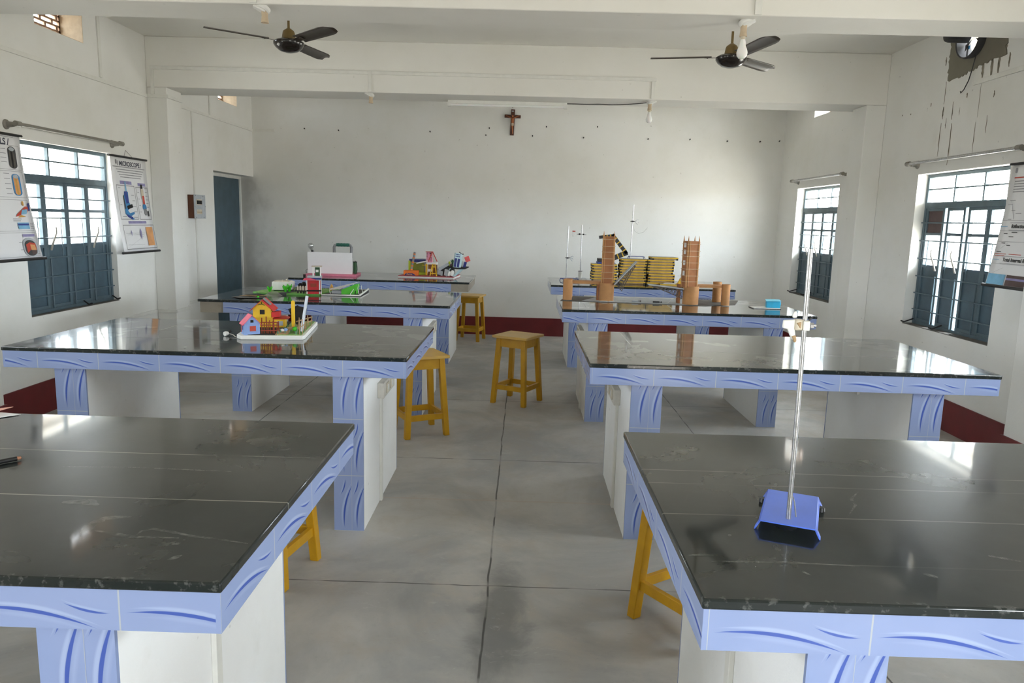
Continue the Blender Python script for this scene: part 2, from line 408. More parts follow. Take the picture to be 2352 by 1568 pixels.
def tag(o, label, cat, group=None):
    o['label'] = label; o['category'] = cat
    if group: o['group'] = group
    return o
def thing(name, label, cat, loc=(0, 0, 0), rz=0.0, group=None):
    o = bpy.data.objects.new(name, None); COL.objects.link(o); o.empty_display_size = 0.1
    o.location = loc; o.rotation_euler = (0, 0, rz)
    return tag(o, label, cat, group)
def struct(o): o['kind'] = 'structure'; return o
def dup(root, loc, rz, label, group=None):
    r = root.copy(); COL.objects.link(r); r.location = loc; r.rotation_euler = (0, 0, rz); r['label'] = label
    if group: r['group'] = group
    for ch in list(root.children):
        c = ch.copy(); COL.objects.link(c); c.parent = r
        for g in ch.children:
            d = g.copy(); COL.objects.link(d); d.parent = c
    return r
def text_obj(name, body, size, mat, M, parent, depth=0.0006, align='CENTER'):
    """lettering as a mesh; M maps text plane (x right, y up, z out) into parent space"""
    cu = bpy.data.curves.new(name, 'FONT'); cu.body = body; cu.size = size; cu.align_x = align; cu.align_y = 'CENTER'
    cu.extrude = depth; cu.offset = size*0.025
    tmp = bpy.data.objects.new(name, cu); COL.objects.link(tmp)
    dg = bpy.context.evaluated_depsgraph_get(); me = bpy.data.meshes.new_from_object(tmp.evaluated_get(dg))
    bpy.data.objects.remove(tmp); bpy.data.curves.remove(cu)
    me.transform(M); me.materials.clear(); me.materials.append(mat)
    o = bpy.data.objects.new(name, me); COL.objects.link(o); o.parent = parent
    return o

# ------------------------------------------------------------------ room shell
XL, XR, YB, YF, ZC = -3.69, 3.44, 10.25, -1.8, 3.23
WT = 0.25
def wall_with_holes(b, axis, p0, p1, a0, a1, z0, z1, holes):
    """wall slab between p0 and p1 along axis, spanning a0..a1 and z0..z1, holes (a0,a1,z0,z1)"""
    As = sorted({a0, a1, *[h[0] for h in holes], *[h[1] for h in holes]}); Zs = sorted({z0, z1, *[h[2] for h in holes], *[h[3] for h in holes]})
    def solid(i, j):
        if i < 0 or j < 0 or i >= len(As)-1 or j >= len(Zs)-1: return False
        ca, cz = (As[i]+As[i+1])/2, (Zs[j]+Zs[j+1])/2
        return not any(h[0] < ca < h[1] and h[2] < cz < h[3] for h in holes)
    P = (lambda p, a, z: (p, a, z)) if axis == 'x' else (lambda p, a, z: (a, p, z))
    for i in range(len(As)-1):
        for j in range(len(Zs)-1):
            if not solid(i, j): continue
            A0, A1, Z0, Z1 = As[i], As[i+1], Zs[j], Zs[j+1]
            b.face([P(p0, A0, Z0), P(p0, A1, Z0), P(p0, A1, Z1), P(p0, A0, Z1)])
            b.face([P(p1, A0, Z0), P(p1, A1, Z0), P(p1, A1, Z1), P(p1, A0, Z1)])
            if not solid(i-1, j): b.face([P(p0, A0, Z0), P(p1, A0, Z0), P(p1, A0, Z1), P(p0, A0, Z1)])
            if not solid(i+1, j): b.face([P(p0, A1, Z0), P(p1, A1, Z0), P(p1, A1, Z1), P(p0, A1, Z1)])
            if not solid(i, j-1): b.face([P(p0, A0, Z0), P(p1, A0, Z0), P(p1, A1, Z0), P(p0, A1, Z0)])
            if not solid(i, j+1): b.face([P(p0, A0, Z1), P(p1, A0, Z1), P(p1, A1, Z1), P(p0, A1, Z1)])
    bmesh.ops.remove_doubles(b.bm, verts=b.bm.verts, dist=1e-5)

WZ0, WZ1 = 0.76, 2.07
L_WIN = [(2.48, 3.71), (5.50, 6.73), (-0.60, 0.63)]  # last entry: unseen bare opening, added to light the right-hand piers
R_WIN = [(2.48, 3.71), (5.45, 6.70), (8.34, 9.60)]
L_VENT = [(2.75, 3.38, 2.93, 3.17), (5.78, 6.41, 2.93, 3.17), (9.15, 9.74, 2.91, 3.16)]
FRONT_FILL = [(1.5, 2.4, WZ0, 2.15)]  # unseen opening behind the camera, added to throw light on the bench fronts
R_VENT = [(8.68, 9.26, 2.89, 3.16)]
FANC = (6.07, 3.065)
R_FAN = (FANC[0]-0.15, FANC[0]+0.15, FANC[1]-0.15, FANC[1]+0.15)
DOOR = (8.93, YB, 0.0, 2.07)
b = B(); wall_with_holes(b, 'x', XL, XL-WT, YF, YB, 0, ZC, [(a, c, WZ0, WZ1) for a, c in L_WIN] + L_VENT + [DOOR])
wall_left = struct(b.obj('wall_left', M_wall, smooth=False))
b = B(); wall_with_holes(b, 'x', XR, XR+WT, YF, YB, 0, ZC, [(a, c, WZ0, WZ1) for a, c in R_WIN] + R_VENT + [R_FAN])
wall_right = struct(b.obj('wall_right', M_wall, smooth=False))
def back_wall_mat():
    m = wall_mat('lime_washed_back_plaster', (0.80, 0.797, 0.77, 1), (0.70, 0.69, 0.635, 1))
    t = NT.__new__(NT); t.m = m; t.t = m.node_tree
    p = next(n for n in t.t.nodes if n.type == 'BSDF_PRINCIPLED'); src = p.inputs['Base Color'].links[0].from_socket
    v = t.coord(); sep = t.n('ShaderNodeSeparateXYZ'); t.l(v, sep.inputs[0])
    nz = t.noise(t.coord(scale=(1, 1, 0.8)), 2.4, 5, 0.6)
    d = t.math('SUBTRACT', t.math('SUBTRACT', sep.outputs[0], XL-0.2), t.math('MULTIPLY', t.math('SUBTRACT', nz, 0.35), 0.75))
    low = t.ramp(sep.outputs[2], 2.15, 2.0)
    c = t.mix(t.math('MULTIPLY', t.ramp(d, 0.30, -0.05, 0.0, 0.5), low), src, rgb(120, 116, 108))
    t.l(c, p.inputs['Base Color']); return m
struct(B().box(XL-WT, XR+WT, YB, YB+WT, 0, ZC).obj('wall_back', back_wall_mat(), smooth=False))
b = B(); wall_with_holes(b, 'y', YF, YF-WT, XL-WT, XR+WT, 0, ZC, FRONT_FILL)
struct(b.obj('wall_front', M_wall, smooth=False))
struct(B().box(XL-WT, XR+WT, YF-WT, YB+WT, -0.15, 0).obj('floor', M_floor, smooth=False))
struct(B().box(XL-WT, XR+WT, YF-WT, YB+WT, ZC, ZC+0.15).obj('ceiling', M_ceil, smooth=False))

# portals: tell the renderer that sky light comes in through the openings (they give no light themselves)
def portal(c, sx, sy, aim):
    l = bpy.data.lights.new('window_portal', 'AREA'); l.shape = 'RECTANGLE'; l.size = sx; l.size_y = sy; l.cycles.is_portal = True
    o = bpy.data.objects.new('window_portal', l); COL.objects.link(o); o.location = c
    o.rotation_euler = Vector(aim).to_track_quat('-Z', 'Z').to_euler(); return o
for a, c in L_WIN: portal((XL-WT, (a+c)/2, (WZ0+WZ1)/2), c-a, WZ1-WZ0, (1, 0, 0))
for a, c in R_WIN: portal((XR+WT, (a+c)/2, (WZ0+WZ1)/2), c-a, WZ1-WZ0, (-1, 0, 0))
for a, c, z0, z1 in FRONT_FILL: portal(((a+c)/2, YF-WT, (z0+z1)/2), c-a, z1-z0, (0, 1, 0))

# columns and beams
COLS = [(1.47, 1.78), (4.52, 4.86), (7.43, 7.74)]
for k, (y0, y1) in enumerate(COLS):
    for (xa, xb) in ((XL, XL+0.195), (XR-0.19, XR)):
        struct(B().box(xa, xb, y0, y1, 0, 2.76).obj('column', M_wall, bevel=0.006))
BEAMS = [(1.47, 1.85), (4.47, 4.83), (7.43, 7.88)]
for y0, y1 in BEAMS:
    struct(B().box(XL, XR, y0, y1, 2.76, ZC).obj('beam', M_ceil, bevel=0.006))
# sun shades over the outer windows
for s, wins, X in ((-1, L_WIN, XL-WT), (1, R_WIN, XR+WT)):
    for (a, c) in wins:
        struct(B().box(X, X+s*0.45, a-0.15, c+0.15, 2.12, 2.19).obj('sunshade', M_concrete))

# skirting
SK, SKT = 0.25, 0.012
def skirt_run(b, sgn, X, segs):
    for (y0, y1, off) in segs:
        x = X - sgn*off
        b.box(x, x - sgn*SKT, y0, y1, 0, SK)
b = B(); skirt_run(b, -1, XL, [(YF, 1.47, 0), (1.458, 1.792, 0.195), (1.78, 4.52, 0), (4.508, 4.872, 0.195), (4.86, 7.43, 0), (7.418, 7.752, 0.195), (7.74, 8.93, 0)])
for y0, y1 in COLS:
    b.box(XL, XL+0.195, y0-SKT, y0, 0, SK); b.box(XL, XL+0.195, y1, y1+SKT, 0, SK)
struct(b.obj('baseboard_left', M_skirt))
b = B(); skirt_run(b, 1, XR, [(YF, 1.47, 0), (1.458, 1.792, 0.19), (1.78, 4.52, 0), (4.508, 4.872, 0.19), (4.86, 7.43, 0), (7.418, 7.752, 0.19), (7.74, YB, 0)])
for y0, y1 in COLS:
    b.box(XR-0.19, XR, y0-SKT, y0, 0, SK); b.box(XR-0.19, XR, y1, y1+SKT, 0, SK)
struct(b.obj('baseboard_right', M_skirt))
struct(B().box(XL, XR-SKT, YB-SKT, YB, 0, SK).obj('baseboard_back', M_skirt))

# door
dr = struct(B().box(XL-0.225, XL-0.19, DOOR[0], YB-0.03, 0.0, 2.06).obj('door_1', M_blue_steel, bevel=0.004))
b = B()
b.box(XL-0.235, XL-0.17, YB-0.03, YB-0.002, 0.0, 2.07).box(XL-0.235, XL-0.17, DOOR[0], DOOR[0]+0.03, 0, 2.07).box(XL-0.235, XL-0.17, DOOR[0]+0.03, YB-0.03, 2.03, 2.07)
o = b.obj('door_frame', M_white, dr)

# ------------------------------------------------------------------ windows
def window(n, s, X, y0, y1, depth, gaps=(), ply=None, rev=False, stays=True):
    """steel casement with four leaves; s = outward side"""
    z0, z1 = WZ0, WZ1; zt0, zt1, zp, zr = 1.78, 1.83, 1.28, 1.56
    def bx(b, d0, d1, a0, a1, h0, h1): b.box(X + s*d0, X + s*d1, a0, a1, h0, h1)
    d = depth
    b = B(); fw = 0.03
    bx(b, d, d+0.04, y0, y0+fw, z0, z1); bx(b, d, d+0.04, y1-fw, y1, z0, z1)
    bx(b, d, d+0.04, y0+fw, y1-fw, z1-fw, z1); bx(b, d, d+0.04, y0+fw, y1-fw, z0, z0+0.03)
    bx(b, d-0.004, d+0.04, y0+fw, y1-fw, zt0, zt1)
    wroot = struct(b.obj('window_%d' % n, M_blue_dark, bevel=0.003))
    b = B(); iw = (y1-y0-2*fw)
    for k in (1, 2):
        yy = y0+fw+iw*k/3; bx(b, d+0.004, d+0.03, yy-0.009, yy+0.009, zt1, z1-fw)
    bx(b, d+0.008, d+0.02, y0+fw, y1-fw, 1.935, 1.947)
    b.obj('glazing_bar', M_blue_dark, wroot)
    for k in range(3):
        b = B(); bx(b, d+0.016, d+0.019, y0+fw+iw*k/3, y0+fw+iw*(k+1)/3, zt1, z1-fw); b.obj('pane', M_glass, wroot)
    lw = iw/4
    for k in range(4):
        a0, a1 = y0+fw+lw*k, y0+fw+lw*(k+1)
        if k in gaps: a1 -= 0.030
        if (k-1) in gaps: a0 += 0.010
        dd = d+0.006; st = 0.030
        b = B()
        bx(b, dd, dd+0.03, a0, a0+st, z0+0.03, zt0); bx(b, dd, dd+0.03, a1-st, a1, z0+0.03, zt0)
        bx(b, dd, dd+0.03, a0+st, a1-st, zt0-0.025, zt0); bx(b, dd, dd+0.03, a0+st, a1-st, zr-0.012, zr+0.012)
        bx(b, dd, dd+0.03, a0+st, a1-st, z0+0.03, z0+0.055)
        leaf = b.obj('casement', M_blue_dark, wroot, bevel=0.002)
        b = B(); bx(b, dd+0.010, dd+0.016, a0+st, a1-st, z0+0.05, zp)
        bx(b, dd, dd+0.03, a0+st, a1-st, zp-0.012, zp+0.012)
        b.obj('steel_panel', M_blue_steel, leaf)
        b = B(); bx(b, dd+0.013, dd+0.016, a0+st, a1-st, zp+0.012, zr-0.012)
        if ply != k: bx(b, dd+0.013, dd+0.016, a0+st, a1-st, zr+0.012, zt0-0.025)
        b.obj('pane', M_glass, leaf)
        if ply == k:
            b = B(); bx(b, dd+0.010, dd+0.018, a0+st, a1-st, zr+0.012, zt0-0.025); b.obj('plywood_infill', M_plum, leaf)
    # grille of rods on the room side
    b = B(); g = d-0.012
    for zz in (1.655, 1.50, 1.345, 1.19, 1.04, 0.895):
        b.tube([(X+s*g, y0+0.004, zz), (X+s*g, y1-0.004, zz)], 0.0055, 8)
    for k in range(4):
        yy = y0+fw+lw*(k+0.62); b.tube([(X+s*(g+0.004), yy, 1.50), (X+s*(g+0.004), yy, 1.20)], 0.004, 6)
    for k in range(1, 4):
        yy = y0+fw+lw*k; b.tube([(X+s*(g+0.002), yy+0.02, z0+0.03), (X+s*(g+0.002), yy+0.02, 1.2)], 0.006, 6)
    b.obj('grille', M_blue_dark, wroot)
    # curved peg handles and stay bars
    for k in (1, 3) if not rev else (2, 3):
        yy = y0+fw+lw*k; sg = 1 if not rev else 1
        pts = [(X+s*(g-0.005), yy+0.02*sg, 1.25), (X+s*(g-0.02), yy+0.022*sg, 1.30), (X+s*(g-0.03), yy+0.035*sg, 1.345), (X+s*(g-0.035), yy+0.055*sg, 1.385), (X+s*(g-0.03), yy+0.06*sg, 1.43)]
        B().tube(pts, [0.009, 0.008, 0.007, 0.006, 0.005], 8).obj('peg_handle', M_greyrod, wroot)
    for yy in (y0+0.62*(y1-y0), y1-0.02):
        b = B().tube([(X+s*(d), yy, z0+0.045), (X-s*0.02, yy-0.05, z0+0.02), (X-s*0.045, yy-0.04, z0+0.03)], 0.006, 6)
        b.obj('stay_bar', M_coal, wroot)
    b = B(); bx(b, 0.0, d+0.0, y0+0.001, y1-0.001, z0, z0+0.006); b.obj('sill', M_hair, wroot)
    return wroot
window(1, -1, XL, *L_WIN[1], 0.05)
window(2, 1, XR, *R_WIN[1], 0.085, gaps=(1, 2), ply=3, rev=True)
window(3, 1, XR, *R_WIN[2], 0.090, rev=True)
window(4, -1, XL, *L_WIN[0], 0.05)
window(5, 1, XR, *R_WIN[0], 0.085)

# brick lattice ventilators
def ventilator(s, X, v, label, rev=None):
    y0, y1, z0, z1 = v
    xa, xb = X+s*0.185, X+s*0.203
    t = thing('ventilator', label, 'ventilator', (X+s*0.2, (y0+y1)/2, z0), group='lattice ventilators')
    off = t.location; b = B(off); nz = 6; nr = 0.016; pz = (z1-z0)/nz
    for k in range(nz+1): b.box(xa, xb, y0, y1, z0+pz*k-(0 if k == 0 else nr/2), z0+pz*k+(nr/2 if k < nz else 0))
    for k in range(nz):
        st = 0.150; o0 = (0.075 if k % 2 else 0.135); yy = y0 + o0
        while yy < y1:
            b.box(xa+s*0.002, xb-s*0.002, yy-0.012, yy+0.012, z0+pz*k+nr/2, z0+pz*(k+1)-nr/2); yy += st
    b.box(xa, xb, y0, y0+0.02, z0, z1).box(xa, xb, y1-0.02, y1, z0, z1)
    b.obj('lattice', M_brick, t)
    b = B(off); e = 0.003
    b.box(X+s*0.002, xa, y1-e, y1, z0, z1).box(X+s*0.002, xa, y0, y0+e, z0, z1).box(X+s*0.002, xa, y0, y1, z0, z0+e).box(X+s*0.002, xa, y0, y1, z1-e, z1)
    b.obj('reveal', rev or M_reveal, t)
ventilator(-1, XL, L_VENT[1], 'brick lattice ventilator above the left window, high in the upper left corner')
ventilator(-1, XL, L_VENT[2], 'small brick lattice ventilator high on the left wall above the blue door')
ventilator(-1, XL, L_VENT[0], 'brick lattice ventilator high on the left wall, nearest the front')
ventilator(1, XR, R_VENT[0], 'ventilator high on the right wall, peeping under the far beam', M_wall)

# ------------------------------------------------------------------ laboratory benches
ZT = 0.906
def tiled_strip(b, p0, p1, z0, z1, out, first, step=0.3):
    """glazed strip from p0 to p1 (xy); 'first' = length of the first tile from p0; UV per tile"""
    p0, p1 = Vector((*p0, 0)), Vector((*p1, 0)); L = (p1-p0).length; d = (p1-p0)/L; o = Vector((*out, 0))*0.010
    cuts = [0.0]; c = first
    while c < L-1e-4: cuts.append(c); c += step
    cuts.append(L)
    for a, e in zip(cuts, cuts[1:]):
        ua = (a-first)/step; 
        ub = ua + (e-a)/step
        base = math.floor(ua + 1e-6); ua -= base; ub -= base
        ub = min(ub, 0.9999)
        A, E_ = p0+d*a, p0+d*e
        q = lambda p, z, k=0: (p.x + o.x*k, p.y + o.y*k, z)
        b.face([q(A, z0, 1), q(E_, z0, 1), q(E_, z1, 1), q(A, z1, 1)], [(ua, 0), (ub, 0), (ub, 1), (ua, 1)])
        b.face([q(A, z0), q(E_, z0), q(E_, z0, 1), q(A, z0, 1)], [(0.5, 0.0)]*4)
        b.face([q(A, z1), q(E_, z1), q(E_, z1, 1), q(A, z1, 1)], [(0.5, 0.9)]*4)
    for P in (p0, p1):
        b.face([(P.x, P.y, z0), (P.x+o.x, P.y+o.y, z0), (P.x+o.x, P.y+o.y, z1), (P.x, P.y, z1)], [(0.5, 0.9)]*4)
def pier_tiles(b, xa, xb, y, out):
    """front or back of a pier: tiles set upright, two columns"""
    yy = y + out*0.010; H = 0.80; st = 0.292; z = 0.0
    flip = 1 if out < 0 else -1
    X0, X1 = (xa, xb) if out < 0 else (xb, xa)
    c0 = X0 + flip*0.09
    while z < H-1e-4:
        z1 = min(z+st, H); u1 = min((z1-z)/st, 0.9999)
        for (p, q, va, vb) in ((X0, c0, 0.98, 0.08), (c0, X1, 0.73, 0.13)):
            b.face([(p, yy, z), (q, yy, z), (q, yy, z1), (p, yy, z1)], [(0.0, va), (0.0, vb), (u1, vb), (u1, va)])
        z = z1
    for p in (xa, xb): b.face([(p, y, 0), (p, yy, 0), (p, yy, H), (p, y, H)], [(0.5, 0.9)]*4)
    b.face([(c0-0.0006, yy+out*0.0003, 0), (c0+0.0006, yy+out*0.0003, 0), (c0+0.0006, yy+out*0.0003, H), (c0-0.0006, yy+out*0.0003, H)], [(0.0, 0.9)]*4)
def bench(label, xa, xb, Y, aisle_right, seams, xs=(), first=0.3, bare_left=0.0, bare_right=0.0, smear=0.5, dep=1.085, side_first=0.3):
    t = thing('lab_bench', label, 'lab bench', ((xa+xb)/2, Y, 0), group='tiled lab benches')
    off = Vector(t.location); Y1 = Y+dep
    b = B(off); zt = 0.885
    b.box(xa-0.004, xb+0.004, Y-0.004, Y1+0.004, zt, ZT)
    so = b.obj('stone_top', stone_mat('polished_stone', [(q, w_) for q, w_ in seams], [(x-off.x, a, c_, w_) for x, a, c_, w_ in xs], smear), t, bevel=0.004, seg=2)
    B(off).box(xa+0.010, xb-0.010, Y+0.010, Y1-0.010, 0.80, zt).obj('slab', M_concrete, t)
    b = B(off); z0, z1 = 0.803, zt
    xs0, xs1 = xa+0.010+bare_left, xb-0.010-bare_right
    if aisle_right:
        # lay from the aisle corner: mirror the cut tile to the far end
        L = xs1-xs0; fr = (L - first) % 0.3
        tiled_strip(b, (xs0, Y+0.010), (xs1, Y+0.010), z0, z1, (0, -1), fr if fr > 0.004 else 0.3)
    else: tiled_strip(b, (xs0, Y+0.010), (xs1, Y+0.010), z0, z1, (0, -1), first)
    tiled_strip(b, (xb-0.010, Y1-0.010), (xa+0.010, Y1-0.010), z0, z1, (0, 1), 0.3)
    if not bare_right: tiled_strip(b, (xb-0.010, Y), (xb-0.010, Y1), z0, z1, (1, 0), side_first)
    if not bare_left: tiled_strip(b, (xa+0.010, Y1), (xa+0.010, Y), z0, z1, (-1, 0), 0.3)
    b.obj('tiled_edge', M_tile, t, smooth=False, fix=False)
    if aisle_right: piers = ((xb-0.366, xb-0.216), (xa+0.235, xa+0.388))
    else: piers = ((xa+0.208, xa+0.360), (xb-0.395, xb-0.245))
    for pa, pb in piers:
        b = B(off).box(pa, pb, Y+0.034, Y+1.0, 0.0, 0.802)
        po = b.obj('support_pier', M_pier, t)
        b = B(off); pier_tiles(b, pa, pb, Y+0.034, -1); b.obj('pier_tiling', M_tile, po, smooth=False, fix=False)
        b = B(off); pier_tiles(b, pa, pb, Y+1.0, 1); b.obj('pier_tiling', M_tile, po, smooth=False, fix=False)
    return t, piers
S1 = [(0.39, 0.7), (0.722, 0.55)]
BL = {}; BR = {}
BL[1] = bench('dark stone bench on the left, nearest the camera, with a pen and paper on it', -2.52, -0.541, 1.270, True, S1, first=0.18, smear=0.85, side_first=0.3)
BL[2] = bench('left-hand stone bench carrying the yellow and blue model houses', -2.532, -0.552, 3.536, True, [(0.36, 0.25), (0.63, 0.25)], [(-2.06, 0.62, 1.05, 0.8)])
BL[3] = bench('left-hand stone bench carrying the red model house and green board, one corner untiled', -2.540, -0.562, 5.767, True, [(0.5, 0.2)], bare_left=0.185, first=0.3)
BL[4] = bench('left-hand stone bench against the back wall, under the white panel model', -2.530, -0.572, 8.003, True, [(0.5, 0.2)], bare_right=0.185, first=0.3)
BR[1] = bench('dark stone bench on the right, nearest the camera, carrying the blue-based stand', 0.350, 2.330, 1.270, False, [(0.155, 0.10), (0.40, 0.3), (0.61, 0.28), (0.715, 0.3)], first=0.3, smear=0.6)
BR[2] = bench('empty right-hand stone bench, second from the front', 0.342, 2.318, 3.536, False, [(0.42, 0.3)], [(0.62, 0.5, 1.1, 0.35)])
BR[3] = bench('right-hand stone bench carrying the cardboard bridge model', 0.322, 2.300, 5.767, False, [(0.5, 0.2)], [(0.52, 0.2, 1.0, 0.6)], first=0.185)
BR[4] = bench('right-hand stone bench at the back, carrying stacks of yellow-edged boards', 0.313, 2.295, 8.003, False, [(0.5, 0.2)])

# chalk smears on the two front bench tops
def chalk_mat():
    t = NT('rubbed_chalk'); v = t.coord()
    d = t.n('ShaderNodeBsdfDiffuse'); d.inputs[0].default_value = rgb(196, 198, 190); tr = t.n('ShaderNodeBsdfTransparent')
    mx = t.n('ShaderNodeMixShader'); t.l(t.ramp(t.noise(v, 45.0, 4, 0.7), 0.35, 0.8, 0.0, 0.34), mx.inputs[0])
    t.l(tr.outputs[0], mx.inputs[1]); t.l(d.outputs[0], mx.inputs[2]); t.l(mx.outputs[0], t.o.inputs[0]); return t.m
M_chalk = chalk_mat()
def smear(bench_, pts, wd):
    stone = next(c for c in bench_.children if c.name.startswith('stone_top'))
    b = B(bench_.location); P = [Vector((x, y, ZT+0.0007)) for x, y in pts]; L = []; Q_ = []
    fine = []
    for a, e in zip(P, P[1:]): fine += [a.lerp(e, k/5) for k in range(5)]
    fine.append(P[-1]); n = len(fine)
    for i, p in enumerate(fine):
        d = (fine[min(i+1, n-1)]-fine[max(i-1, 0)]).normalized(); nn = Vector((-d.y, d.x, 0)); h = wd*(0.25+0.75*math.sin(PI*(i+0.5)/n))*random.uniform(0.7, 1.2)/2
        L.append(p+nn*h); Q_.append(p-nn*h)
    for i in range(n-1): b.face([L[i], L[i+1], Q_[i+1], Q_[i]])
    b.obj('chalk_smear', M_chalk, stone, smooth=False)
for pts, wd in (([(-0.89, 1.427), (-0.905, 1.465), (-0.914, 1.507), (-0.906, 1.539), (-0.85, 1.552)], 0.028), ([(-0.893, 1.475), (-0.843, 1.461), (-0.79, 1.447), (-0.70, 1.451)], 0.014), ([(-0.793, 1.456), (-0.792, 1.478), (-0.775, 1.491), (-0.733, 1.48), (-0.678, 1.462), (-0.619, 1.452), (-0.55, 1.434)], 0.010),
        ([(-0.70, 1.419), (-0.685, 1.426)], 0.012), ([(-0.675, 1.35), (-0.658, 1.373)], 0.014), ([(-0.70, 2.05), (-0.66, 2.06), (-0.665, 2.075)], 0.010), ([(-1.05, 1.62), (-1.0, 1.63), (-0.96, 1.61)], 0.03), ([(-1.2, 1.86), (-1.0, 1.87), (-0.75, 1.86)], 0.008)): smear(BL[1][0], pts, wd)
for pts, wd in (([(0.887, 1.854), (0.846, 1.799), (0.84, 1.76), (0.791, 1.688)], 0.008), ([(0.815, 1.396), (0.836, 1.382)], 0.016), ([(0.358, 1.447), (0.412, 1.449)], 0.007), ([(0.568, 1.396), (0.584, 1.373)], 0.007), ([(0.450, 2.188), (0.469, 2.189)], 0.012), ([(1.0, 1.49), (1.054, 1.467)], 0.012), ([(0.356, 2.07), (0.398, 2.098)], 0.010), ([(0.47, 1.555), (0.478, 1.552)], 0.012), ([(0.40, 1.42), (0.55, 1.43), (0.7, 1.42)], 0.006)): smear(BR[1][0], pts, wd)

# switch boxes and conduits on the aisle side of the piers
def switch_box(pier_x, sgn, Y, label, label2, cl):
    x0 = pier_x; x1 = pier_x + sgn*0.036
    t = thing('switch_box', label, 'switch box', (x0, Y+0.55, 0.60), group='switch boxes on bench piers')
    off = t.location
    B(off).box(x0, x1, Y+0.385, Y+0.72, 0.605, 0.69).obj('box', M_wood_pale, t, bevel=0.003)
    for k in range(2):
        yy = Y+0.45+k*0.12
        p = B(off).box(x1, x1+sgn*0.004, yy, yy+0.08, 0.62, 0.675).obj('switch_plate', M_cream, t, bevel=0.002)
        B(off).box(x1+sgn*0.004, x1+sgn*0.008, yy+0.03, yy+0.05, 0.632, 0.663).obj('rocker', M_white, p)
    c = tag(B((x0, Y+0.45, 0)).box(x0, x0+sgn*0.014, Y+0.44, Y+0.475, 0.0, 0.605).obj('wire_casing', M_casing, None, (x0, Y+0.45, 0), bevel=0.002), label2, 'wire casing', 'wire casings below the switch boxes')
M_wood_pale = plain('painted_switch_board', rgb(214, 210, 200), 0.55, nscale=18, var=0.1)
switch_box(BL[1][1][0][1], 1, 1.27, 'pale switch box under the front left bench, on its aisle pier', 'pale wire casing running down the aisle pier of the front left bench', 0)
switch_box(BL[2][1][0][1], 1, 3.536, 'pale switch box on the aisle pier below the model houses bench', 'pale wire casing running down the pier below the model houses bench', 0)
switch_box(BL[3][1][0][1], 1, 5.767, 'pale switch box on the pier of the bench with the red model house', 'pale wire casing on the pier of the bench with the red model house', 0)
switch_box(BR[1][1][0][0], -1, 1.27, 'pale switch box under the front right bench, on its aisle pier', 'pale wire casing running down the aisle pier of the front right bench', 0)
switch_box(BR[2][1][0][0], -1, 3.536, 'pale switch box on the aisle pier of the empty right bench', 'pale wire casing running down the pier of the empty right bench', 0)
switch_box(BR[3][1][0][0], -1, 5.767, 'pale switch box on the aisle pier of the cardboard bridge bench', 'pale wire casing on the aisle pier of the cardboard bridge bench', 0)
tag(B((-2.144, 4.03, 0.7)).box(-2.144, -2.128, 4.0, 4.05, 0.70, 0.80).obj('pipe_stub', M_casing, None, (-2.144, 4.03, 0.7)), 'short casing stub under the bench with the model houses, left pier', 'pipe stub')
tag(B((1.923, 4.2, 0.68)).box(1.923, 1.907, 4.12, 4.17, 0.66, 0.80).obj('pipe_stub', M_casing, None, (1.923, 4.2, 0.68)), 'short casing stub on the far pier under the empty right bench', 'pipe stub')

# ------------------------------------------------------------------ stools
def make_stool(label):
    t = thing('stool', label, 'stool', (0, 0, 0), 0, 'yellow wooden stools')
    H = 0.60; tt = 0.022; sw = 0.168
    B().box(-sw, sw, -sw, sw, H-tt, H).obj('seat', M_seat, t, bevel=0.004)
    top, bot, w0 = 0.118, 0.152, 0.042
    for sx in (-1, 1):
        for sy in (-1, 1):
            q = []
            for r, z in ((bot, 0.0), (top, H-tt)):
                cx, cy = sx*r, sy*r; hw = w0/2 if z > 0 else w0/2-0.001
                q += [(cx-hw, cy-hw, z), (cx+hw, cy-hw, z), (cx+hw, cy+hw, z), (cx-hw, cy+hw, z)]
            B().hexa(q).obj('leg', M_stool, t, bevel=0.003)
    def rad(z): return bot + (top-bot)*z/(H-tt)
    for k in range(4):
        R = Matrix.Rotation(PI/2*k, 3, 'Z')
        r0, r1 = rad(0.49), rad(H-tt)
        q = [R @ Vector(p) for p in ((-r0+0.02, -r0-0.012, 0.50), (r0-0.02, -r0-0.012, 0.50), (r0-0.02, -r0+0.008, 0.50), (-r0+0.02, -r0+0.008, 0.50),
             (-r1+0.02, -r1-0.012, H-tt), (r1-0.02, -r1-0.012, H-tt), (r1-0.02, -r1+0.008, H-tt), (-r1+0.02, -r1+0.008, H-tt))]
        B().hexa(q).obj('apron', M_stool, t, bevel=0.002)
        z = 0.125; r = rad(z+0.02)
        B().hexa([R @ Vector(p) for p in ((-r+0.018, -r-0.010, z), (r-0.018, -r-0.010, z), (r-0.018, -r+0.012, z), (-r+0.018, -r+0.012, z),
             (-r+0.018, -r-0.010, z+0.042), (r-0.018, -r-0.010, z+0.042), (r-0.018, -r+0.012, z+0.042), (-r+0.018, -r+0.012, z+0.042))]).obj('stretcher', M_stool, t, bevel=0.002)
    return t
R = math.radians
st0 = make_stool('yellow wooden stool standing alone in the middle of the aisle')
st0.location = (-0.02, 6.40, 0); st0.rotation_euler.z = R(-28)
dup(st0, (-0.735, 5.37, 0), R(28), 'yellow wooden stool tucked beside the right end of the model houses bench')
dup(st0, (-0.675, 9.76, 0), R(-12), 'yellow wooden stool farthest back, by the back wall skirting')
dup(st0, (-1.10, 3.11, 0), R(-11), 'yellow wooden stool behind the front left bench, mostly hidden by it')
dup(st0, (0.705, 2.778, 0), R(35), 'yellow wooden stool behind the front right bench, mostly hidden by it')

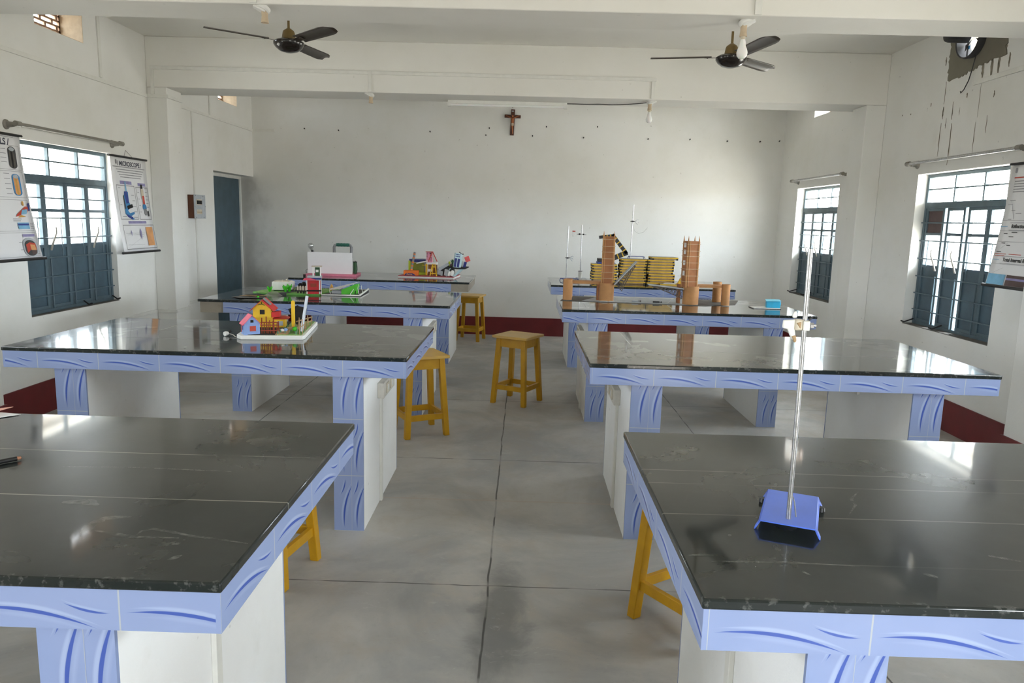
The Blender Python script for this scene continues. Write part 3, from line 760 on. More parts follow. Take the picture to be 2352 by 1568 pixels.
# ------------------------------------------------------------------ ceiling fans
def make_fan(label):
    t = thing('ceiling_fan', label, 'ceiling fan', (0, 0, 0), 0, 'brown ceiling fans')
    zh = 2.87
    B().cyl((0, 0, zh+0.06), (0, 0, 3.228-(0.028 if 'left' in label else -0.005)), 0.0095).obj('down_rod', M_fanrod, t)
    B().lathe([(0.0, 0.118), (0.012, 0.118), (0.040, 0.098), (0.046, 0.085), (0.054, 0.042), (0.050, 0.032), (0, 0.032)], (0, 0, zh)).obj('canopy', M_fanrod, t)
    B().lathe([(0.0, 0.03), (0.06, 0.03), (0.10, 0.025), (0.118, 0.012), (0.118, -0.005), (0.10, -0.030), (0.07, -0.052), (0.03, -0.063), (0, -0.065)], (0, 0, zh), 32).obj('motor', M_fandark, t)
    return t
def fan_blade(t, ang, pitch, dihedral):
    zh = 2.885; n = 10; b = B(); rings = []
    Rz = Matrix.Rotation(ang, 3, 'Z'); Rd = Matrix.Rotation(-dihedral, 3, 'Y')
    def P(x, y, z): 
        q = Matrix.Rotation(pitch, 3, 'X') @ Vector((0, y, z)); return Rz @ (Rd @ Vector((x, q.y, q.z))) + Vector((0, 0, zh))
    for k in range(n+1):
        x = 0.15 + 0.47*k/n; hw = 0.058 + 0.010*k/n
        a0, a1 = -hw, hw
        if k >= n-1: a0 += 0.012*(k-n+2)**2 * 0.9; a1 -= 0.010*(k-n+2)**2*0.6
        rings.append([b.v(P(x, a0 + (a1-a0)*j/6, 0.010*math.sin(PI*j/6)) ) for j in range(7)])
    for r0, r1 in zip(rings, rings[1:]):
        for j in range(6): b.bm.faces.new((r0[j], r0[j+1], r1[j+1], r1[j]))
    o = b.obj('blade', M_fan, t)
    sm = o.modifiers.new('thickness', 'SOLIDIFY'); sm.thickness = 0.003; sm.offset = 0
    b = B()
    b.hexa([P(0.085, -0.02, -0.004), P(0.2, -0.03, -0.003), P(0.2, 0.03, -0.003), P(0.085, 0.02, -0.004), P(0.085, -0.02, 0.0), P(0.2, -0.03, 0.001), P(0.2, 0.03, 0.001), P(0.085, 0.02, 0.0)])
    for yy in (-0.015, 0.015):
        b.cyl(P(0.18, yy, -0.006), P(0.18, yy, 0.006), 0.005, n=8)
    b.obj('blade_iron', M_fan, o)
f1 = make_fan('brown three-bladed ceiling fan on the left, between the two beams')
for a, dh in ((197, 4.5), (317, 0.5), (77, 0.5)): fan_blade(f1, R(a), R(-12), R(dh))
f1.location = (-1.885, 6.1, 0.028)
f2 = make_fan('brown three-bladed ceiling fan on the right, behind the hanging bulb')
for a, dh in ((163, 1.0), (283, 1.0), (43, 0.0)): fan_blade(f2, R(a), R(-12), R(dh))
f2.location = (1.58, 6.1, -0.005)
for c_ in f2.children:
    if c_.name.startswith('down_rod'): c_.scale = (1, 1, 1.0)

# ------------------------------------------------------------------ bulb holders, bulbs, tube light
def bulb_holder(loc, sgn, label):
    t = thing('bulb_holder', label, 'bulb holder', loc, 0, 'angled bulb holders on the beams')
    B().lathe([(0, 0), (0.045, 0.0), (0.045, -0.016), (0.038, -0.024), (0, -0.024)], (0, 0, 0), 16, (sgn*0.35, 0.35, 1)).obj('base_plate', M_white, t)
    B().bar((-sgn*0.05, -0.02, -0.002), (sgn*0.01, 0.0, -0.028), 0.05, 0.012).obj('batten', M_white, t, bevel=0.002)
    B().lathe([(0, 0.0), (0.019, 0.0), (0.018, -0.03), (0.021, -0.055), (0.023, -0.062), (0.019, -0.063), (0.015, -0.05), (0, -0.05)], (sgn*0.008, 0, -0.026), 16).obj('socket', M_brass, t)
    return t
HL = (-1.545, 4.53, 2.76); HR = (1.255, 4.58, 2.76)
bulb_holder(HL, 1, 'empty angled bulb holder under the near beam, above the left fan')
bulb_holder(HR, -1, 'angled bulb holder under the near beam, above the right fan')
bulb_holder((-1.533, 7.50, 2.76), 1, 'small empty bulb holder under the far beam, left of the tube light')
bulb_holder((1.20, 7.52, 2.76), -1, 'small bulb holder under the far beam, right of the tube light')
def bulb(loc, label, s=1.0):
    t = thing('light_bulb', label, 'light bulb', loc, 0, 'white bulbs hanging from the beams')
    B().lathe([(0, 0.0), (0.013*s, 0.0), (0.013*s, -0.026*s), (0, -0.026*s)], (0, 0, 0), 14).obj('cap', M_cream, t)
    B().lathe([(0.013*s, -0.022*s), (0.016*s, -0.036*s), (0.019*s, -0.058*s), (0.026*s, -0.072*s), (0.031*s, -0.090*s), (0.028*s, -0.108*s), (0.017*s, -0.121*s), (0, -0.125*s)], (0, 0, 0), 20).obj('globe', M_opal, t)
bulb((1.247, 4.58, 2.76-0.082), 'white bulb hanging in front of the right ceiling fan', 1.05)
bulb((1.192, 7.52, 2.76-0.082), 'small white bulb hanging under the far beam, right of the tube light', 1.0)
t = thing('tube_light', 'slim white tube light fixed under the far beam above the crucifix', 'tube light', (-0.2, 7.76, 2.74))
B((-0.2, 7.76, 2.74)).box(-0.80, 0.40, 7.745, 7.79, 2.725, 2.76).obj('batten', M_white, t, bevel=0.003)
B((-0.2, 7.76, 2.74)).cyl((-0.77, 7.745, 2.715), (0.37, 7.745, 2.715), 0.012).obj('tube', M_opal, t)
b = B((-0.2, 7.76, 2.74))
for x in (-0.785, 0.385): b.box(x-0.015, x+0.015, 7.73, 7.775, 2.70, 2.74)
b.obj('end_cap', M_white, t)
b = B((0.8, 7.74, 2.75)); pts = [(0.40, 7.765, 2.752), (0.6, 7.76, 2.75), (0.72, 7.75, 2.753), (0.85, 7.73, 2.748), (1.0, 7.70, 2.751), (1.1, 7.64, 2.752), (1.17, 7.55, 2.748)]
tag(b.tube(pts, 0.004, 6).obj('power_wire', M_black, None, (0.8, 7.74, 2.75)), 'thin black wire from the tube light to the small bulb holder', 'wire')

# ------------------------------------------------------------------ surface wiring on walls and beams
def casing(label, boxes, loc):
    b = B(loc)
    for q in boxes: b.box(*q)
    return tag(b.obj('wire_casing', M_casing, None, loc, bevel=0.002), label, 'wire casing', 'white wire casings on walls and beams')
CW, CT = 0.032, 0.014
XC = XL+0.195
casing('long white wire casing along the left wall above the window and round the column', [(XL, XL+CT, 1.85, 7.43-CT, 2.66, 2.66+CW), (XL, XC+CT, 7.43-CT, 7.43, 2.66, 2.66+CW), (XC, XC+CT, 7.43, 7.74, 2.66, 2.66+CW)], (XL, 6.0, 2.66))
casing('white wire casing along the left wall above the blue door', [(XL, XL+CT, 7.74, YB-CT, 2.665, 2.665+CW), (XL, -3.38, YB-CT, YB, 2.672, 2.672+CW)], (XL, 9.0, 2.665))
casing('upright white casing at the upper left, right of the near ventilator', [(XL, XL+CT, 6.61, 6.645, 2.70, 3.225)], (XL, 6.63, 2.7))
casing('upright white casing below the far beam, left of the far ventilator', [(XL, XL+CT, 8.86, 8.895, 2.70, 3.225)], (XL, 8.88, 2.7))
casing('upright white casing running down the left wall to the meter box', [(XL, XL+CT, 8.375, 8.405, 1.77, 2.665)], (XL, 8.39, 1.77))
casing('upright white casing below the meter box, left of the door', [(XL, XL+CT, 8.385, 8.415, 0.60, 1.51)], (XL, 8.4, 0.6))
casing('low white wire casing round the foot of the left column', [(XL, XL+CT, 6.3, 7.43-CT, 0.565, 0.597), (XL, XC+CT, 7.43-CT, 7.43, 0.565, 0.597), (XC, XC+CT, 7.43, 7.74, 0.565, 0.597), (XL, XL+CT, 7.752, 8.415, 0.567, 0.599)], (XL, 7.4, 0.565))
yb = 7.43
casing('white wire casing on the far beam, framing its left half', [(-3.645, -1.535, yb-CT, yb, 2.925, 2.957), (-3.645, -3.613, yb-CT, yb, 2.692, 2.925), (-1.535, -1.503, yb-CT, yb, 2.765, 2.957)], (-2.5, yb, 2.9))
casing('white wire casing on the far beam, right part above the tube light', [(-1.503, 1.225, yb-CT, yb, 2.925, 2.957), (1.185, 1.22, yb-CT, yb, 2.765, 2.925)], (0, yb, 2.9))
casing('short white casing on the near beam above the right bulb', [(1.27, 1.31, 4.47-CT, 4.47, 2.763, 3.225)], (1.29, 4.47, 2.8))
casing('short white casing on the near beam above the left bulb holder', [(-1.60, -1.56, 4.47-CT, 4.47, 2.763, 3.225)], (-1.58, 4.47, 2.8))
casing('white wire casing on the right wall ending below the exhaust fan', [(XR-CT, XR, 4.87, 6.02, 2.70, 2.735)], (XR, 5.4, 2.7))

# meter box
mb = thing('meter_box', 'brown wooden switchboard box with white cover on the left wall', 'switchboard', (XL, 8.36, 1.51))
o_ = mb.location
B(o_).box(XL, XL+0.068, 8.22, 8.50, 1.51, 1.765).obj('case', M_brown, mb, bevel=0.002)
B(o_).box(XL+0.068, XL+0.074, 8.215, 8.505, 1.507, 1.768).obj('cover', M_lgrey, mb, bevel=0.001)
b = B(o_)
for k in range(4): b.box(XL+0.074, XL+0.086, 8.275+k*0.03, 8.297+k*0.03, 1.665, 1.705)
b.m(1).box(XL+0.074, XL+0.077, 8.265, 8.40, 1.655, 1.718)
b.obj('breaker', [M_coal, M_cream], mb)
b = B(o_); b.box(XL+0.074, XL+0.078, 8.27, 8.40, 1.555, 1.608).m(1)
for k in range(4): b.box(XL+0.078, XL+0.082, 8.28+k*0.03, 8.296+k*0.03, 1.565, 1.585)
b.obj('socket_plate', [M_cream, M_brass], mb)
b = B(o_)
for yy, zz in ((8.25, 1.755), (8.44, 1.752), (8.26, 1.52), (8.45, 1.518), (8.225, 1.64), (8.495, 1.64)): b.cyl((XL+0.074, yy, zz), (XL+0.0765, yy, zz), 0.004, n=8)
b.obj('screw', M_dgrey, mb)

# curtain rods
def curtain_rod(X, s, y0, y1, label, mat=None):
    mat = mat or M_greyrod
    t = thing('curtain_rod', label, 'curtain rod', (X, (y0+y1)/2, 2.16), 0, 'bare curtain rods')
    o_ = t.location; xr = X - s*0.085
    B(o_).cyl((xr, y0+0.03, 2.16), (xr, y1-0.03, 2.16), 0.0125, n=14).obj('rod', mat, t)
    for yy in (y0+0.05, y1-0.05):
        b = B(o_).lathe([(0, 0), (0.036, 0.0), (0.034, 0.008), (0.022, 0.016), (0.016, 0.06), (0, 0.06)], (X, yy, 2.155), 14, (-s, 0, 0))
        b.cyl((xr, yy-0.025, 2.16), (xr, yy+0.025, 2.16), 0.020, n=14); b.obj('bracket', M_greyrod, t)
curtain_rod(XL, -1, 5.33, 6.80, 'bare grey curtain rod on the left wall above the window')
curtain_rod(XR, 1, 5.20, 6.78, 'bare steel curtain rod on the right wall above the nearer window', M_steel)
curtain_rod(XR, 1, 8.05, 9.64, 'bare steel curtain rod above the farther right-hand window', M_steel)

# crucifix
cx = thing('crucifix', 'small dark wooden crucifix hanging high on the back wall', 'crucifix', (-0.19, YB, 2.70))
o_ = cx.location; yc = YB-0.030
b = B(o_); R3 = Matrix.Rotation(R(1.5), 3, 'Y')
for c_, sz in (((-0.19, yc+0.008, 2.868), (0.052, 0.016, 0.335)), ((-0.19, yc+0.0085, 2.945), (0.215, 0.015, 0.040))): b.obox(c_, sz, mat=R3)
b.obj('cross', M_cross, cx, bevel=0.003)
b = B(o_)
body = [(-0.186, yc-0.010, 2.72), (-0.188, yc-0.013, 2.77), (-0.191, yc-0.016, 2.815), (-0.189, yc-0.016, 2.85), (-0.189, yc-0.017, 2.89), (-0.189, yc-0.016, 2.915), (-0.189, yc-0.014, 2.928)]
b.tube(body, [0.005, 0.008, 0.012, 0.015, 0.018, 0.019, 0.008], 10)
b.ball((-0.189, yc-0.016, 2.944), 0.0125, 12, 1.25)
for s in (-1, 1): b.tube([(-0.189+s*0.014, yc-0.014, 2.920), (-0.189+s*0.05, yc-0.010, 2.938), (-0.189+s*0.088, yc-0.006, 2.953)], [0.008, 0.005, 0.004], 8)
b.obj('figure', M_bronze, cx)
B(o_).lathe([(0.012, 0), (0.018, 0.012), (0.019, 0.03), (0.016, 0.04)], (-0.189, yc-0.0155, 2.818), 12).obj('loincloth', M_cloth, cx)
B(o_).box(-0.203, -0.175, yc-0.003, yc, 3.005, 3.018).obj('plaque', M_lgrey, cx)
nl = [(-0.497, 2.785), (-0.542, 2.693), (-1.290, 2.720), (0.082, 2.698), (0.264, 2.821), (0.764, 2.692), (0.943, 2.837), (1.624, 2.697), (2.181, 2.705), (2.680, 2.695), (3.114, 2.700), (3.37, 2.713), (-2.977, 2.718), (-2.519, 2.706), (-0.192, 3.066)]
n0 = tag(B().cyl((0, 0, 0), (0, -0.022, 0.004), 0.006, n=8).cyl((0, -0.020, 0.0036), (0, -0.025, 0.0046), 0.0085, n=8).obj('nail', M_coal), 'small dark nail in the upper back wall', 'nail', 'nails in the back wall')
for i, (x, z) in enumerate(nl):
    n_ = n0 if i == 0 else n0.copy()
    if i: COL.objects.link(n_)
    n_.location = (x, YB, z)

# ------------------------------------------------------------------ exhaust fan and its cement patch
fy, fz = FANC
b = B(); N = 120
outl = []
for k in range(N):
    a = 2*PI*k/N; ca, sa = math.cos(a), math.sin(a)
    ymin, ymax = fy-0.40, fy+0.33
    zt, = (ZC-0.002,); zb = 2.79 + (fy+0.33 - (fy+0.37*ca))*0.10 if True else 0
    sc = 9.0
    for lim, comp in ((0.40, -ca), (0.33, ca), (zt-fz, sa), (fz-zb, -sa)):
        if comp > 1e-4: sc = min(sc, lim/comp)
    j = 1.0 + (random.uniform(-0.035, 0.05) if sa < 0.3 else 0)
    outl.append((fy+ca*sc*j, min(ZC-0.001, fz+sa*sc*j)))
inn = [(fy+0.148*math.cos(2*PI*k/N), fz+0.148*math.sin(2*PI*k/N)) for k in range(N)]
xi = XR-0.007
vo = [b.v((xi, y, z)) for y, z in outl]; vi = [b.v((xi, y, z)) for y, z in inn]
vo2 = [b.v((XR, y, z)) for y, z in outl]; vi2 = [b.v((XR+0.2, y, z)) for y, z in inn]
for k in range(N):
    k2 = (k+1) % N
    for q in ((vo[k], vo[k2], vi[k2], vi[k]), (vo[k], vo[k2], vo2[k2], vo2[k]), (vi[k], vi[k2], vi2[k2], vi2[k])): b.bm.faces.new(q)
b.obj('cement_patch', M_cement, wall_right, smooth=False)
b = B()
def streak(y, z0, z1, w_):
    n = 6; L = []; Rr = []
    for k in range(n+1):
        z = z0+(z1-z0)*k/n; ww = 1.5*w_*(0.35+0.65*math.sin(PI*(k+0.4)/(n+0.8)))*random.uniform(0.6, 1.2); yy = y+random.uniform(-0.003, 0.003)
        L.append((XR-0.0012, yy-ww/2, z)); Rr.append((XR-0.0012, yy+ww/2, z))
    for k in range(n): b.face([L[k], L[k+1], Rr[k+1], Rr[k]])
for y, z0, z1, w_ in ((5.74, 2.88, 2.74, .02), (5.82, 2.88, 2.73, .022), (5.93, 2.85, 2.74, .02), (5.67, 2.93, 2.88, .012), (5.62, 2.86, 2.76, .015), (6.46, 3.0, 2.93, .012), (6.42, 2.80, 2.62, .008), (6.42, 2.60, 2.50, .012), (6.43, 2.47, 2.20, .010),
        (6.28, 2.62, 2.48, .009), (6.27, 2.45, 2.12, .010), (6.36, 2.5, 2.42, .006), (5.93, 2.7, 2.45, .005), (5.94, 2.42, 2.16, .006), (5.80, 2.45, 2.32, .006), (6.18, 2.56, 2.50, .005), (6.62, 2.66, 2.63, .012), (6.95, 2.62, 2.605, .012), (7.1, 2.63, 2.615, .012), (5.75, 2.62, 2.57, .01), (6.1, 2.66, 2.62, .012)):
    streak(y, z0, z1, w_)
b.obj('water_stain', plain('seepage_stain', rgb(150, 142, 126), 0.9, var=0.3), wall_right, smooth=False)
ef = thing('exhaust_fan', 'dark exhaust fan set in a cement patch high on the right wall', 'exhaust fan', (XR, fy, fz))
o_ = ef.location
b = B(o_); ring = [(XR-0.02, fy+0.142*math.cos(2*PI*k/32), fz+0.142*math.sin(2*PI*k/32)) for k in range(32)]
b.lathe([(0.146, -0.045), (0.155, -0.05), (0.158, -0.03), (0.150, 0.03), (0.138, 0.06), (0.134, 0.06), (0.138, 0.0), (0.146, -0.045)], (XR-0.02, fy, fz), 32, (1, 0, 0))
b.obj('ring', M_dgrey, ef)
B(o_).lathe([(0, -0.20), (0.02, -0.205), (0.055, -0.19), (0.062, -0.17), (0.062, -0.03), (0.03, 0.0), (0, 0.0)], (XR-0.03, fy+0.01, fz+0.02), 18, (1, 0, 0)).obj('motor', M_black, ef)
b = B(o_)
for k in range(3):
    a = R(100+120*k); p = lambda r, da: (XR-0.01+0.02*math.sin(da*2), fy+r*math.cos(a+da), fz+r*math.sin(a+da))
    b.prism([p(0.03, -0.3), p(0.125, -0.42), p(0.13, 0.1), p(0.03, 0.3)], (0.003, 0, 0))
b.obj('fan_blades', M_dgrey, ef)
b = B(o_)
for k in range(3):
    a = R(30+120*k); b.bar((XR-0.05, fy+0.01, fz+0.02), (XR-0.055, fy+0.15*math.cos(a), fz+0.15*math.sin(a)), 0.014, 0.006)
b.obj('mounting_arm', M_black, ef)
B(o_).box(XR-0.053, XR-0.050, fy-0.02, fy+0.015, fz-0.09, fz-0.065).obj('sticker', M_bluetint, ef)
pts = [(XR-0.02, fy-0.06, fz-0.145), (XR-0.03, fy-0.05, fz-0.24), (XR-0.025, fy-0.01, fz-0.32), (XR-0.02, fy+0.05, fz-0.38), (XR-0.025, fy+0.08, fz-0.40), (XR-0.03, fy+0.08, fz-0.385)]
B(o_).tube(pts, 0.004, 6).obj('cable', M_black, ef)

# ------------------------------------------------------------------ wall charts
def chart(name_label, X, s, ya, yb, zt, zb, kick, name='wall_chart'):
    """hanging chart: u runs left to right as read in the room, v upward, both in metres; returns (thing, plane map)"""
    left, right = (ya, yb)
    W_ = abs(right-left); sg = 1 if right > left else -1
    t = thing(name, name_label, 'wall chart', (X, (ya+yb)/2, zb), 0, 'laminated science charts')
    H = zt-zb
    def P(u, v, e=0.0):
        k = 1 - v/H
        d = 0.025 + kick*max(0.0, k)**1.6
        return Vector((X - s*(d+e), left + sg*u, zb + v))
    o_ = t.location; b = B(o_); n = 14; m = 8
    for i in range(n):
        for j in range(m):
            v0, v1 = H*i/n, H*(i+1)/n; u0, u1 = W_*j/m, W_*(j+1)/m
            b.face([P(u0, v0), P(u1, v0), P(u1, v1), P(u0, v1)])
    bmesh.ops.remove_doubles(b.bm, verts=b.bm.verts, dist=1e-5)
    po = b.obj('paper', M_paper, t); sd_ = po.modifiers.new('thickness', 'SOLIDIFY'); sd_.thickness = 0.001; sd_.offset = 0
    B(o_).cyl(P(-0.025, H, 0), P(W_+0.025, H, 0), 0.010, n=12).obj('top_rod', M_black, t)
    B(o_).cyl(P(-0.03, 0, 0), P(W_+0.03, 0, 0), 0.011, n=12).obj('bottom_rod', M_black, t)
    b = B(o_); mid = P(W_/2, H+0.065); mid.x = X - s*0.004
    b.tube([P(W_/2-0.07, H+0.008), mid], 0.0014, 5); b.tube([P(W_/2+0.07, H+0.008), mid], 0.0014, 5); b.obj('hanging_string', M_coal, t)
    return t, P, W_, H
class Print:
    """printed shapes lying on a chart sheet"""
    def __init__(s, t, P): s.t, s.P, s.k = t, P, 0
    def shape(s, name, pts, mat):
        s.k += 1; e = 0.0012 + 0.00025*s.k
        b = B(s.t.location); b.face([s.P(u, v, e) for u, v in pts]); return b.obj(name, mat, s.t, smooth=False)
    def multi(s, name, polys, mat):
        s.k += 1; e = 0.0012 + 0.00025*s.k
        b = B(s.t.location)
        for pts in polys: b.face([s.P(u, v, e) for u, v in pts])
        return b.obj(name, mat, s.t, smooth=False)
    def rect(s, name, u0, v0, u1, v1, mat): return s.shape(name, [(u0, v0), (u1, v0), (u1, v1), (u0, v1)], mat)
    def frame(s, name, u0, v0, u1, v1, w_, mat):
        R4 = lambda a, b_, c, d: [(a, b_), (c, b_), (c, d), (a, d)]
        return s.multi(name, [R4(u0, v0, u1, v0+w_), R4(u0, v1-w_, u1, v1), R4(u0, v0, u0+w_, v1), R4(u1-w_, v0, u1, v1)], mat)
    def lines(s, name, segs, mat, h=0.005):
        return s.multi(name, [[(u0, v-h/2), (u1, v-h/2), (u1, v+h/2), (u0, v+h/2)] for u0, u1, v in segs], mat)
    def text(s, name, body, u, v, size, mat, align='CENTER'):
        s.k += 1; e = 0.0014 + 0.00025*s.k
        p = s.P(u, v, e); du = (s.P(u+0.01, v, e)-p).normalized(); dv = (s.P(u, v+0.01, e)-p).normalized()
        n = du.cross(dv); p = p - s.t.location
        M = Matrix(((du.x, dv.x, n.x, p.x), (du.y, dv.y, n.y, p.y), (du.z, dv.z, n.z, p.z), (0, 0, 0, 1)))
        return text_obj(name, body, size, mat, M, s.t, 0.0002, align)
def capsule(u, v, w_, h, tilt=0.0, n=10):
    pts = []
    for k in range(n+1):
        a = PI*k/n; pts.append((w_/2*math.cos(a), h/2-w_*0.25+w_*0.3*math.sin(a)))
    for k in range(n+1):
        a = PI+PI*k/n; pts.append((w_/2*math.cos(a), -h/2+w_*0.25+w_*0.3*math.sin(a)))
    c, s_ = math.cos(tilt), math.sin(tilt)
    return [(u+x*c-y*s_, v+x*s_+y*c) for x, y in pts]
# microscope chart
t, P, W_, H = chart('wall chart of a blue microscope, hanging right of the left window', XL, -1, 6.66, 7.28, 2.055, 1.195, 0.085)
p = Print(t, P)
p.text('title', '/ MICROSCOPE /', W_*0.52, H-0.062, 0.058, M_ink)
p.shape('logo', capsule(0.09, H-0.05, 0.03, 0.04), M_textgrey)
p.lines('caption_text', [(0.08+0.02*k, W_-0.06-0.02*k, H-0.115-0.022*k) for k in range(4)] + [(0.03, W_-0.03, H-0.092)], M_textgrey, 0.007)
p.rect('heading_band', 0.12, H-0.245, 0.32, H-0.215, M_lilac); p.rect('heading_band', 0.43, H-0.25, 0.57, H-0.222, M_lilac)
p.frame('panel_border', 0.05, 0.30, 0.36, H-0.255, 0.004, M_dgrey); p.frame('panel_border', 0.385, 0.30, 0.60, H-0.26, 0.004, M_dgrey)
mu, mv = 0.20, 0.44
p.shape('microscope_picture', [(mu-0.03, mv+0.10), (mu+0.035, mv+0.11), (mu+0.03, mv+0.02), (mu+0.06, mv-0.03), (mu-0.01, mv-0.06), (mu+0.02, mv-0.085), (mu+0.10, mv-0.07), (mu+0.10, mv-0.09), (mu+0.02, mv-0.115), (mu+0.09, mv-0.135), (mu+0.05, mv-0.145), (mu-0.06, mv-0.09), (mu-0.06, mv-0.07), (mu-0.055, mv+0.04)], M_blueprint)
p.shape('microscope_picture', [(mu-0.035, mv+0.11), (mu+0.02, mv+0.115), (mu+0.03, mv+0.01), (mu-0.02, mv+0.0)], M_dblue)
p.shape('eyepiece_picture', [(mu-0.005, mv+0.20), (mu+0.012, mv+0.20), (mu+0.018, mv+0.115), (mu-0.008, mv+0.115)], M_lbprint)
p.shape('stage_picture', [(mu-0.02, mv-0.02), (mu+0.08, mv+0.0), (mu+0.09, mv-0.03), (mu-0.01, mv-0.05)], M_coal)
p.shape('limb_picture', [(mu-0.06, mv+0.075), (mu-0.045, mv+0.075), (mu-0.035, mv-0.04), (mu-0.055, mv-0.05)], M_dgrey)
p.shape('foot_picture', [(mu-0.05, mv-0.09), (mu+0.06, mv-0.12), (mu+0.05, mv-0.145), (mu-0.03, mv-0.115)], M_dblue)
for k, (cu, cv, w2, h2, mt) in enumerate(((0.49, 0.60, 0.035, 0.05, M_coal), (0.492, 0.535, 0.05, 0.10, M_cream), (0.50, 0.475, 0.035, 0.09, M_redprint), (0.50, 0.415, 0.07, 0.05, M_blueprint), (0.505, 0.37, 0.05, 0.06, M_grey), (0.55, 0.355, 0.03, 0.05, M_dgrey))):
    p.shape('section_picture', capsule(cu, cv, w2, h2), mt)
p.lines('caption_print', [(0.07, 0.11, 0.58), (0.28, 0.33, 0.52), (0.29, 0.34, 0.47), (0.28, 0.34, 0.42), (0.07, 0.10, 0.43), (0.29, 0.34, 0.37), (0.08, 0.15, 0.325), (0.26, 0.34, 0.32)] + [(0.54, 0.58, 0.59-0.035*k) for k in range(7)] + [(0.40, 0.43, 0.55-0.06*k) for k in range(4)], M_textgrey, 0.005)
p.rect('heading_band', 0.16, 0.262, 0.48, 0.285, M_lilac)
p.frame('panel_border', 0.05, 0.03, 0.60, 0.25, 0.004, M_dgrey)
p.shape('lens_picture', [(0.33, 0.19), (0.345, 0.22), (0.36, 0.19), (0.36, 0.15), (0.345, 0.11), (0.33, 0.15)], M_lilac)
p.shape('lens_picture', [(0.168, 0.18), (0.178, 0.205), (0.188, 0.18), (0.178, 0.145)], M_lilac)
p.rect('orange_box', 0.45, 0.055, 0.57, 0.23, M_orangeprint)
p.lines('ray_line', [(0.08, 0.42, 0.175), (0.10, 0.40, 0.16), (0.08, 0.38, 0.07)], M_textgrey, 0.002)
p.multi('ray_line', [[(0.09, 0.05), (0.093, 0.05), (0.40, 0.15), (0.397, 0.15)], [(0.18, 0.185), (0.183, 0.185), (0.42, 0.13), (0.417, 0.13)]], M_textgrey)
# battery chart, cut by the left edge of the picture
t, P, W_, H = chart('wall chart of dry cells and batteries, hanging left of the left window', XL, -1, 4.885, 5.475, 2.085, 1.21, 0.11)
p = Print(t, P)
p.text('title', '/ CELLS /', W_*0.60, H-0.055, 0.062, M_ink)
p.lines('title_rule', [(0.03, W_-0.07, H-0.018)], M_textgrey, 0.003)
cu = W_-0.085
for v0, v1 in ((0.63, 0.80), (0.435, 0.62), (0.20, 0.42), (0.02, 0.19)):
    p.frame('panel_border', 0.03, v0, W_-0.025, v1, 0.0025, M_textgrey)
for q, (vv, c1_, c2_) in enumerate(((0.715, M_dgrey, M_redprint), (0.525, M_blueprint, M_orangeprint))):
    p.shape('cell_picture', capsule(cu-0.02, vv, 0.085, 0.145), c1_); p.shape('cell_picture', capsule(cu-0.022, vv-0.005, 0.055, 0.125), c2_ if q else M_hair)
    p.shape('cell_picture', capsule(cu-0.024, vv-0.01, 0.02, 0.12), M_yelprint if q else M_coal); p.shape('cell_picture', capsule(cu-0.02, vv+0.058, 0.06, 0.022), M_lgrey)
p.lines('caption_print', [(0.36, 0.42, 0.77-0.03*k) for k in range(4)] + [(0.36, 0.42, 0.60-0.035*k) for k in range(5)], M_textgrey, 0.004)
p.shape('circuit_picture', [(0.40, 0.30), (0.53, 0.33), (0.56, 0.37), (0.52, 0.375), (0.42, 0.32)], M_redprint)
p.shape('circuit_picture', [(0.46, 0.315), (0.52, 0.32), (0.54, 0.355), (0.48, 0.35)], M_lbprint)
p.shape('circuit_picture', [(0.545, 0.34), (0.565, 0.345), (0.57, 0.40), (0.55, 0.395)], M_navy)
p.shape('circuit_picture', [(0.42, 0.295), (0.51, 0.30), (0.46, 0.315)], M_yelprint); p.shape('circuit_picture', capsule(0.50, 0.395, 0.02, 0.03), M_yelprint)
p.rect('plate_picture', 0.40, 0.215, 0.52, 0.26, M_lbprint); p.rect('plate_picture', 0.40, 0.24, 0.52, 0.252, M_dblue)
p.lines('caption_print', [(0.53, 0.565, 0.255-0.012*k) for k in range(4)] + [(0.36, 0.45, 0.285), (0.36, 0.44, 0.272)], M_textgrey, 0.004)
p.rect('heading_band', 0.42, 0.160, 0.55, 0.178, M_lilac)
p.shape('button_cell_picture', capsule(0.475, 0.085, 0.15, 0.12), M_lgrey); p.shape('button_cell_picture', capsule(0.475, 0.08, 0.125, 0.10), M_dgrey)
p.shape('button_cell_picture', [(0.43, 0.105), (0.475, 0.12), (0.535, 0.11), (0.535, 0.065), (0.475, 0.07), (0.43, 0.045)], M_redprint)
p.shape('button_cell_picture', [(0.475, 0.105), (0.525, 0.10), (0.53, 0.06), (0.475, 0.062)], M_orangeprint)
p.shape('button_cell_picture', [(0.475, 0.065), (0.53, 0.062), (0.53, 0.04), (0.475, 0.03)], M_plum)
p.lines('caption_print', [(0.36, 0.39, 0.12), (0.36, 0.39, 0.07), (0.53, 0.56, 0.035)], M_textgrey, 0.004)
